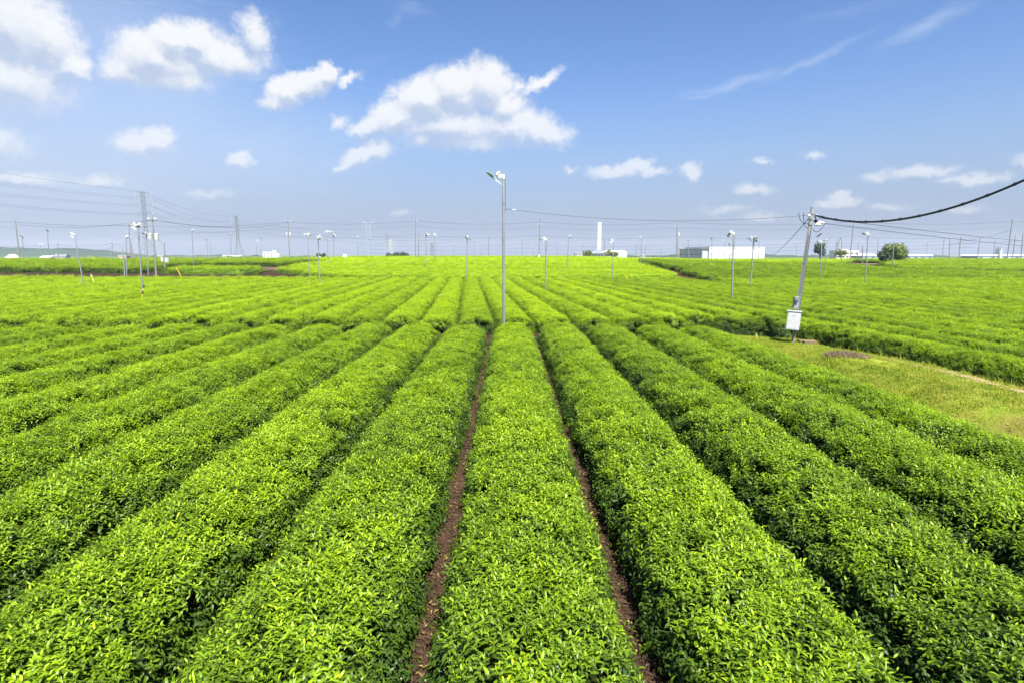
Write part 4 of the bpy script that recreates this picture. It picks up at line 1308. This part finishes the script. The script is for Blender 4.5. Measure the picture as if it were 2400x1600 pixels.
def windows(root, wall_len, depth, zs, n, w, h, mat='glass', name='window', x0=None, x1=None):
    x0 = -wall_len / 2 + w if x0 is None else x0; x1 = wall_len / 2 - w if x1 is None else x1
    for z in zs:
        for k in range(n):
            x = x0 + (x1 - x0) * k / max(1, n - 1)
            m = MB(); m.box((x, -depth / 2 - .03, z), (w, .12, h)); f = m.build(name, M[mat], root)
            m = MB(); m.box((x, -depth / 2 - .12, z - h / 2 - .08), (w * 1.06, .2, .14)); m.build('sill', M['greywall'], f)


# white warehouse: front wall from (210.6,600) to (250.8,560)
A_, B_ = Vector((196.6, 560, 0)), Vector((257.5, 575, 0))
L_ = (B_ - A_).length; rz = math.atan2(B_.y - A_.y, B_.x - A_.x); nrm = Vector((-math.sin(rz), math.cos(rz), 0)); mid = (A_ + B_) / 2 + nrm * 22
root = empty('warehouse', mid, 'long white flat roofed warehouse on the right skyline', 'building'); root.rotation_euler = (0, 0, rz)
m = MB(); m.box((0, 0, 5.5), (L_, 44, 11.0)); m.build('wall', M['white'], root)
m = MB(); m.box((0, 0, 11.2), (L_ + .5, 44.5, .4)); m.build('parapet', M['white'], root)
windows(root, L_, 44, (9.4,), 8, 3.4, .35, name='ribbon_window'); windows(root, L_, 44, (4.3,), 9, 3.0, .45, name='ribbon_window')
for x in (-22, -8, 3, 14):
    m = MB(); m.box((x, -22.1, 1.7), (2.6, .2, 3.4)); m.build('loading_door', M['greywall'], root)
loc = A_ + nrm * 23 - (B_ - A_).normalized() * 3.3
root = empty('grey_shed', loc, 'grey shaded shed with a dark eave at the left end of the white warehouse', 'building'); root.rotation_euler = (0, 0, rz + math.pi / 2)
m = MB(); m.box((0, 0, 4.4), (42, 6, 8.8)); m.build('wall', M['greywall'], root)
m = MB(); m.box((0, .3, 9.1), (44, 7.6, .5)); m.build('roof', M['roofgrey'], root)
for k in range(6):
    m = MB(); m.box((-17 + k * 6.8, 3.05, 4.2), (4.2, .12, .9)); f = m.build('window', M['glass'], root); m = MB(); m.box((-17 + k * 6.8, 3.14, 3.68), (4.4, .2, .12)); m.build('sill', M['roofgrey'], f)
m = MB(); m.tube([(-4, 3.3, 0), (4, 3.3, 8.2)], .3, 6); m.build('stair_rail', M['cream'], root)

root = empty('chimney', (159.1, 1000, -1), 'tall slender white chimney on the skyline right of the central pole', 'chimney')
m = MB(); m.tube([(0, 0, z) for z in (0, 20, 45, 59, 60)], [3.95, 3.85, 3.7, 3.65, 3.3], 4); sh_ = m.build('shaft', M['white'], root); sh_.rotation_euler = (0, 0, R(20))
m = MB(); m.tube([(0, 0, 59.9), (0, 0, 60.6)], 3.0, 12); m.build('flue_rim', M['greywall'], root)
root = empty('plant_hall', (140, 900, 0), 'low white halls at the foot of the tall chimney', 'building')
m = MB(); m.box((-6, 0, 2.9), (58, 22, 5.8)); m.build('wall', M['cream'], root)
m = MB(); m.box((-6, 0, 6.05), (60, 24, .5)); m.build('roof', M['white'], root)
m = MB(); m.box((28, -2, 3.9), (32, 24, 7.8)); m.build('side_hall', M['white'], root)
m = MB(); m.box((26, -2, 9.1), (36, 25, 2.6), taper=.72); m.build('hip_roof', M['cream'], root)
m = MB(); m.add([(-9, -14, 5.9), (9, -14, 5.9), (0, -14, 11.2), (-9, 8, 5.9), (9, 8, 5.9), (0, 8, 11.2)], [(0, 1, 2), (5, 4, 3), (0, 2, 5, 3), (1, 4, 5, 2), (0, 3, 4, 1)])
m.build('gable_roof', M['bluewall'], root)
windows(root, 58, 22, (3.2,), 12, 2.6, 1.8, x0=-33, x1=15)

root = empty('cream_house', (-285.5, 700, -1), 'cream block with two roof tanks on the left skyline', 'building')
m = MB(); m.box((-3, 0, 4.0), (13, 9, 8.0)); m.build('wall', M['cream'], root)
m = MB(); m.box((6.5, 0, 3.3), (7, 8, 6.6)); m.build('annex', M['white'], root)
m = MB(); m.box((-3, 0, 8.1), (13.6, 9.6, .4)); m.build('roof', M['white'], root)
for q in (1.5, 4.4):
    m = MB(); m.tube([(q, -1, 6.6), (q, -1, 9.0), (q, -1, 9.5)], [1.2, 1.2, .5], 12); m.build('roof_tank', M['white'], root)
windows(root, 13, 9, (3.2, 6.0), 3, 1.6, 1.2, x0=-7.5, x1=1)
root = empty('long_roof', (-305, 640, -1), 'long low white roof left of the cream block', 'building')
m = MB(); m.box((0, 0, 1.6), (19, 8, 3.2)); m.build('wall', M['greywall'], root)
m = MB(); m.box((0, 0, 3.5), (20, 9, .9), taper=.8); m.build('roof', M['white'], root)
root = empty('salmon_house', (-140.5, 212, -1), 'small salmon coloured house beside the strutted left pole', 'building')
m = MB(); m.box((0, 0, 2.0), (2.7, 3, 4.2)); m.build('wall', M['pink'], root)
m = MB(); m.box((0, 0, 4.2), (3.0, 3.3, .2)); m.build('roof', M['cream'], root)
windows(root, 2.7, 3, (3.2,), 2, .5, .7)


def house(x, y, w, dp, h, rh, rz, wall, roof, label):
    root = empty('house', (x, y, -1), label, 'house'); root.rotation_euler = (0, 0, rz)
    m = MB(); m.box((0, 0, h / 2), (w, dp, h)); m.build('wall', M[wall], root)
    o = .5; m = MB()
    m.add([(-w / 2 - o, -dp / 2 - o, h), (w / 2 + o, -dp / 2 - o, h), (w / 2 + o, dp / 2 + o, h), (-w / 2 - o, dp / 2 + o, h), (-w / 2 - o, 0, h + rh), (w / 2 + o, 0, h + rh)], [(0, 1, 5, 4), (2, 3, 4, 5), (0, 4, 3), (1, 2, 5), (0, 3, 2, 1)])
    m.build('roof', M[roof], root)
    windows(root, w, dp, (h * .55,), 3, w * .12, h * .3)


house(-318, 372, 6, 5, 2.6, 2.2, R(-25), 'greywall', 'cream', 'house with a white roof at the left edge below the hill')
house(-296, 372, 5, 5, 2.7, 1.2, R(10), 'cream', 'white', 'low house with a pale roof between the two left edge poles')
house(-370, 480, 9, 7, 3.0, 2.0, R(5), 'cream', 'roofgrey', 'far house with a grey roof at the foot of the wooded hill')
house(-392, 500, 9, 6, 3.2, .8, R(0), 'white', 'white', 'far flat white house in front of the wooded hill')
house(-300, 500, 5, 5, 3.0, 1.8, R(0), 'white', 'roofgrey', 'tiny far white house among the low trees on the left')
root = empty('office_block', (305, 520, -1), 'white angular block behind the fan poles right of the box pole', 'building')
m = MB(); m.box((0, 0, 4.2), (20, 12, 8.4)); m.build('wall', M['cream'], root)
m = MB(); m.box((15, -1, 3.0), (14, 12, 6.0)); m.build('annex', M['greywall'], root)
m = MB(); m.box((-4, -1, 8.9), (8, 8, 1.0)); m.build('roof_box', M['white'], root)
windows(root, 20, 12, (3.0, 6.0), 5, 2.2, 1.2)
for (x, y, w, lab) in ((335, 500, 60, 'long blue grey shed left of the round bush'), (435, 480, 95, 'long blue grey shed at the far right under the fan poles')):
    root = empty('long_shed', (x, y, -1), lab, 'building')
    m = MB(); m.box((0, 0, 1.9), (w, 18, 3.8)); m.build('wall', M['bluewall'], root)
    m = MB(); m.box((0, 0, 4.2), (w + 1, 19, .9), taper=.96); m.build('roof', M['white'], root)
    windows(root, w, 18, (2.2,), 10, 2.5, 1.0)
root = empty('stack', (405, 470, -1), 'short white stack on the long far right shed', 'chimney')
m = MB(); m.tube([(0, 0, 0), (0, 0, 8.6), (0, 0, 9)], [1.0, .9, .7], 12); m.build('shaft', M['white'], root); m = MB(); m.tube([(0, 0, 8.9), (0, 0, 9.3)], 1.0, 12); m.build('rim', M['greywall'], root)

# white board on posts, small boxes
root = empty('white_board', (-44.6, 158, t1(-44.6, 158)), 'white board on two posts at the top left of the bright slope', 'board')
m = MB(); m.box((0, 0, 1.15), (1.05, .08, .85)); m.build('panel', M['white'], root)
for s_ in (-1, 1): m = MB(); m.box((s_ * .42, .06, .5), (.07, .05, 1.5)); m.build('post', M['steel'], root)
root = empty('box_post', (-49.5, 152, t1(-49.5, 152)), 'small white box on a post left of the white board', 'box')
m = MB(); m.box((0, 0, .85), (.34, .25, .5)); m.build('box', M['white'], root); m = MB(); m.box((0, 0, .4), (.08, .08, .8)); m.build('post', M['steel'], root)

# white truck
tx, ty = 39.6, 165
root = empty('truck', (tx, ty, t1(tx, ty) + .02), 'small white truck parked at the end of the bright slope', 'truck')
m = MB()
m.add([(-1.55, -.7, .45), (-.55, -.7, .45), (-.55, .7, .45), (-1.55, .7, .45), (-1.55, -.7, 1.05), (-.55, -.7, 1.75), (-.55, .7, 1.75), (-1.55, .7, 1.05), (-1.25, -.68, 1.72), (-1.25, .68, 1.72)],
      [(0, 3, 2, 1), (0, 1, 5, 8, 4), (3, 7, 9, 6, 2), (0, 4, 7, 3), (4, 8, 9, 7), (8, 5, 6, 9), (1, 2, 6, 5)])
cabn = m.build('cab', M['white'], root)
m = MB(); m.add([(-1.50, -.60, 1.10), (-1.50, .60, 1.10), (-1.27, .58, 1.66), (-1.27, -.58, 1.66)], [(0, 1, 2, 3)]); m.v = [(a - .02, b, c) for a, b, c in m.v]; m.build('windscreen', M['glass'], cabn)
m = MB(); m.box((-.95, -.71, 1.38), (.5, .02, .42)); m.build('side_window', M['glass'], cabn)
m = MB(); m.box((.55, 0, .62), (2.1, 1.4, .12)); m.build('bed', M['white'], root)
for d in ((.55, -.69), (.55, .69)): m = MB(); m.box((d[0], d[1], .85), (2.1, .05, .35)); m.build('side_gate', M['white'], root)
m = MB(); m.box((1.58, 0, .85), (.05, 1.4, .35)); m.build('tail_gate', M['white'], root)
for wx in (-1.1, 1.05):
    for wy in (-.62, .62):
        m = MB(); m.tube([(wx, wy - .08, .27), (wx, wy + .08, .27)], .27, 14); wl = m.build('wheel', M['rubber'], root); m = MB(); m.tube([(wx, wy - .10, .27), (wx, wy + .10, .27)], .14, 10); m.build('rim', M['steel'], wl)

# ------------------------------------------------------------------ marker stakes
def stake(x, y, h, dx, label, striped=True):
    root = empty('marker_stake', (x, y, t1(x, y)), label, 'stake', 'guy wire markers in the tea rows'); root.rotation_euler = (0, math.atan2(dx, h), 0)
    n = 7
    for k in range(n):
        m = MB(); m.tube([(0, 0, h * k / n), (0, 0, h * (k + 1) / n - .004)], .04, 8)
        m.build('sleeve', M['yellow'] if (k % 2 or not striped) else (M['black'] if x > -30 and striped else M['cream']), root)


stake(-41.95, 58.6, 1.61, -.51, 'striped stake leaning left beside the leftmost large fan pole')
stake(-25.18, 39.1, 1.55, .42, 'black and yellow striped stake at the foot of the big left fan pole')
stake(-41.96, 74.2, 1.85, -.81, 'plain yellow stake leaning left in front of the short hedge strip', False)
stake(-18.98, 55.9, 1.24, .06, 'striped stake left of the pair of fan poles by the bright slope')
stake(13.99, 64.9, 1.42, -.71, 'plain yellow stake leaning left below the chimney buildings', False)
stake(22.31, 51.0, 1.2, -.08, 'striped stake beside the fan pole at the warehouse right end')
stake(33.68, 57.2, 1.2, .44, 'plain yellow stake leaning right in the right hand field', False)

# ------------------------------------------------------------------ trees, woods, hill
def tree(name, x, y, h, rx, label, mat, seed, cat='tree', n=1500, leaf=.35, trunk=.25, group=None, z=None):
    r = np.random.default_rng(seed); z = t1(x, y) if z is None else z
    root = empty(name, (x, y, z), label, cat, group)
    nb = 9
    cen = np.stack([r.uniform(-.6, .6, nb) * rx, r.uniform(-.6, .6, nb) * rx, r.uniform(.38, .80, nb) * h], -1)
    rad = r.uniform(.35, .58, nb) * min(rx, h * .62)
    cen[:, 2] = np.minimum(cen[:, 2], h - rad * .8)
    m = MB(); m.tube([(0, 0, -.3), (.05, 0, h * .3), (0, .05, h * .55)], [h * .045, h * .03, h * .012], 8); m.build('trunk', M['bark'], root)
    for k in range(nb):
        m = MB(); m.tube([(0, 0, h * .2), tuple(cen[k] * np.array([.5, .5, .75])), tuple(cen[k])], [h * .02, h * .012, h * .004], 5); m.build('limb', M['bark'], root)
    b = r.integers(0, nb, n); d = r.normal(0, 1, (n, 3)); d /= np.linalg.norm(d, axis=1, keepdims=True)
    q = rad[b] * r.uniform(.55, 1.08, n) ** .6
    P = cen[b] + d * q[:, None]; P[:, 2] = np.maximum(P[:, 2], .15)
    u = r.normal(0, 1, (n, 3)); u /= np.linalg.norm(u, axis=1, keepdims=True); v = np.cross(u, d); v /= np.linalg.norm(v, axis=1, keepdims=True) + 1e-6
    s = leaf * r.uniform(.5, 1.2, n)[:, None]
    V = np.stack([P - u * s, P + v * s * .55, P + u * s, P - v * s * .55], 1).reshape(-1, 3)
    F = np.arange(n * 4).reshape(-1, 4)
    me = np_mesh('crown', V, F, False)
    tone = np.repeat(np.clip(.5 + .25 * r.normal(0, 1, n) + .3 * (b / nb - .5), 0, 1), 4)
    me.attributes.new('tone', 'FLOAT', 'POINT').data.foreach_set('value', tone.astype(np.float32))
    mesh_obj('crown', me, M[mat], root)
    return root


tree('round_bush', 89.0, 132, 4.4, 2.8, 'round bushy tree on the right skyline', 'tree_green', 1, n=4200, leaf=.26)
tree('dark_bush', 86.0, 130.2, 2.9, 1.5, 'dark shrub at the left foot of the round bushy tree', 'tree_dark', 2, cat='shrub', n=1400, leaf=.22)
tree('broad_tree', 134, 246, 7.4, 3.0, 'dark leafy tree behind the two fan poles right of the box pole', 'tree_dark', 3, n=1600, leaf=.4)
tree('low_tree', 143, 246, 4.5, 2.4, 'low brownish shrub right of the dark leafy tree', 'tree_green', 4, cat='shrub', n=700, leaf=.35)
for k, (x, w, lab) in enumerate(((-85.8, 3.2, 'left clump of low dark trees behind the white pylon'), (-80.5, 3.4, 'middle clump of low dark trees right of the white pylon'), (-75.2, 3.0, 'right clump of low dark trees left of the brown skyline pole'))):
    tree('low_tree', x, 420, 5.3 + .3 * k, w, lab, 'tree_dark', 10 + k, n=900, leaf=.7, group='low trees right of the white pylon', z=-.5)
tree('low_tree', -155, 480, 5.4, 5, 'single low dark tree left of the far skyline wires', 'tree_dark', 15, n=600, leaf=.7, z=-.5)
tree('low_tree', 44, 240, 3.6, 3.4, 'low green shrubs right of the chimney halls', 'tree_green', 16, cat='shrub', n=900, leaf=.35)
tree('low_tree', 33, 236, 3.3, 2.6, 'low green shrubs in front of the chimney halls', 'tree_green', 17, cat='shrub', n=700, leaf=.35)
tree('dark_bush', -139, 152, 3.0, 3.2, 'dark bush at the left edge below the white roofed house', 'tree_dark', 18, cat='shrub', n=900, leaf=.3)


def wood_band(name, x0, x1, y, h0, h1, seed, label, kind, mat, n=16, depth=60, step=3.0):
    """a wooded ridge built of many leaf-clump faces over a bumpy body"""
    r = np.random.default_rng(seed)
    xs = np.arange(x0, x1, step); nd = 7
    V = []
    for j in range(nd):
        f = j / (nd - 1)
        prof = math.sin(math.pi * min(1, .08 + f * .92)) ** .7 if j else 0
        top = np.interp(xs, [x0, x1], [h0, h1]) if not callable(h0) else h0(xs)
        zz = -2 + (top + 2) * prof + (r.normal(0, .10, len(xs)) * np.maximum(top, 3)) * prof
        V.append(np.stack([xs + r.uniform(-1, 1, len(xs)), np.full(len(xs), y + f * depth), zz], -1))
    V = np.stack(V, 1)
    nx = len(xs)
    i_ = (np.arange(nx - 1)[:, None] * nd + np.arange(nd - 1)[None, :]).ravel()
    F = np.stack([i_, i_ + nd, i_ + nd + 1, i_ + 1], -1)
    me = np_mesh(name, V.reshape(-1, 3), F, False)
    me.attributes.new('tone', 'FLOAT', 'POINT').data.foreach_set('value', r.uniform(.1, .8, len(V.reshape(-1, 3))).astype(np.float32))
    o = mesh_obj(name, me, M[mat]); return tag(o, label, 'hill' if kind == 'structure' else 'trees', kind=kind)


wood_band('hill', -1900, -1090, 1500, lambda x: 1 + 21 * sm(-1090, -1290, x) + 2.5 * np.sin(x * .02), None, 3, 'long dark wooded hill on the left skyline', 'structure', 'tree_dark', depth=400, step=5)
wood_band('treeline', -1150, -620, 1400, lambda x: 2.4 + 1.2 * np.sin(x * .05) + 1.0 * np.sin(x * .13), None, 4, 'low far treeline right of the wooded hill', 'stuff', 'tree_dark', depth=60, step=4)
wood_band('treeline', -330, -150, 440, lambda x: 1.6 + .8 * np.sin(x * .11) + .5 * np.sin(x * .31), None, 5, 'green treeline behind the dark left field', 'stuff', 'tree_green', depth=20, step=1.2)
wood_band('treeline', 150, 700, 900, lambda x: 3.0 + 1.0 * np.sin(x * .05) + .6 * np.sin(x * .17), None, 6, 'low far treeline along the right horizon', 'stuff', 'tree_dark', depth=40, step=3)

# sandy track and bare soil patch
def patch(name, poly, z, mat, label):
    vs = [(x, y, t1(x, y) + z) for x, y in poly]; m = MB(); m.add(vs, [tuple(range(len(vs)))]); o = m.build(name, M[mat]); return tag(o, label, 'ground', kind='structure')


M['sand'] = plain('sandy_track', (.42, .30, .20), .95, 0, .12, .5)
patch('track', [(66, 122.6), (85, 124.5), (84.5, 127.6), (68, 126)], .10, 'sand', 'short sandy track at the right skyline beside the round bush')
M['redsoil'] = plain('bare_soil', (.085, .05, .032), .95, 0, .15, .6)
patch('bare_soil', [(-53, 91.5), (-36.2, 91), (-37.4, 97.8), (-53, 97)], .06, 'redsoil', 'bare reddish soil patch between the hedge strip and the field behind')

# ------------------------------------------------------------------ haze: one even body of air round everything
m = MB(); m.box((-400, 1500, 34.5), (5200, 3200, 73.0))
hz_m = bpy.data.materials.new('haze_air'); hz_m.use_nodes = True
hz_m.node_tree.nodes.clear()
ht = NT(hz_m.node_tree)
ho = ht.n('ShaderNodeOutputMaterial'); pv = ht.n('ShaderNodeVolumePrincipled')
pv.inputs['Color'].default_value = (.80, .88, 1.0, 1)
pv.inputs['Density'].default_value = .00014
pv.inputs['Anisotropy'].default_value = .0
ht.link(pv.outputs[0], ho.inputs['Volume'])
haze = m.build('haze', hz_m)
tag(haze, 'thin bluish summer haze lying over the fields', 'haze', kind='stuff')
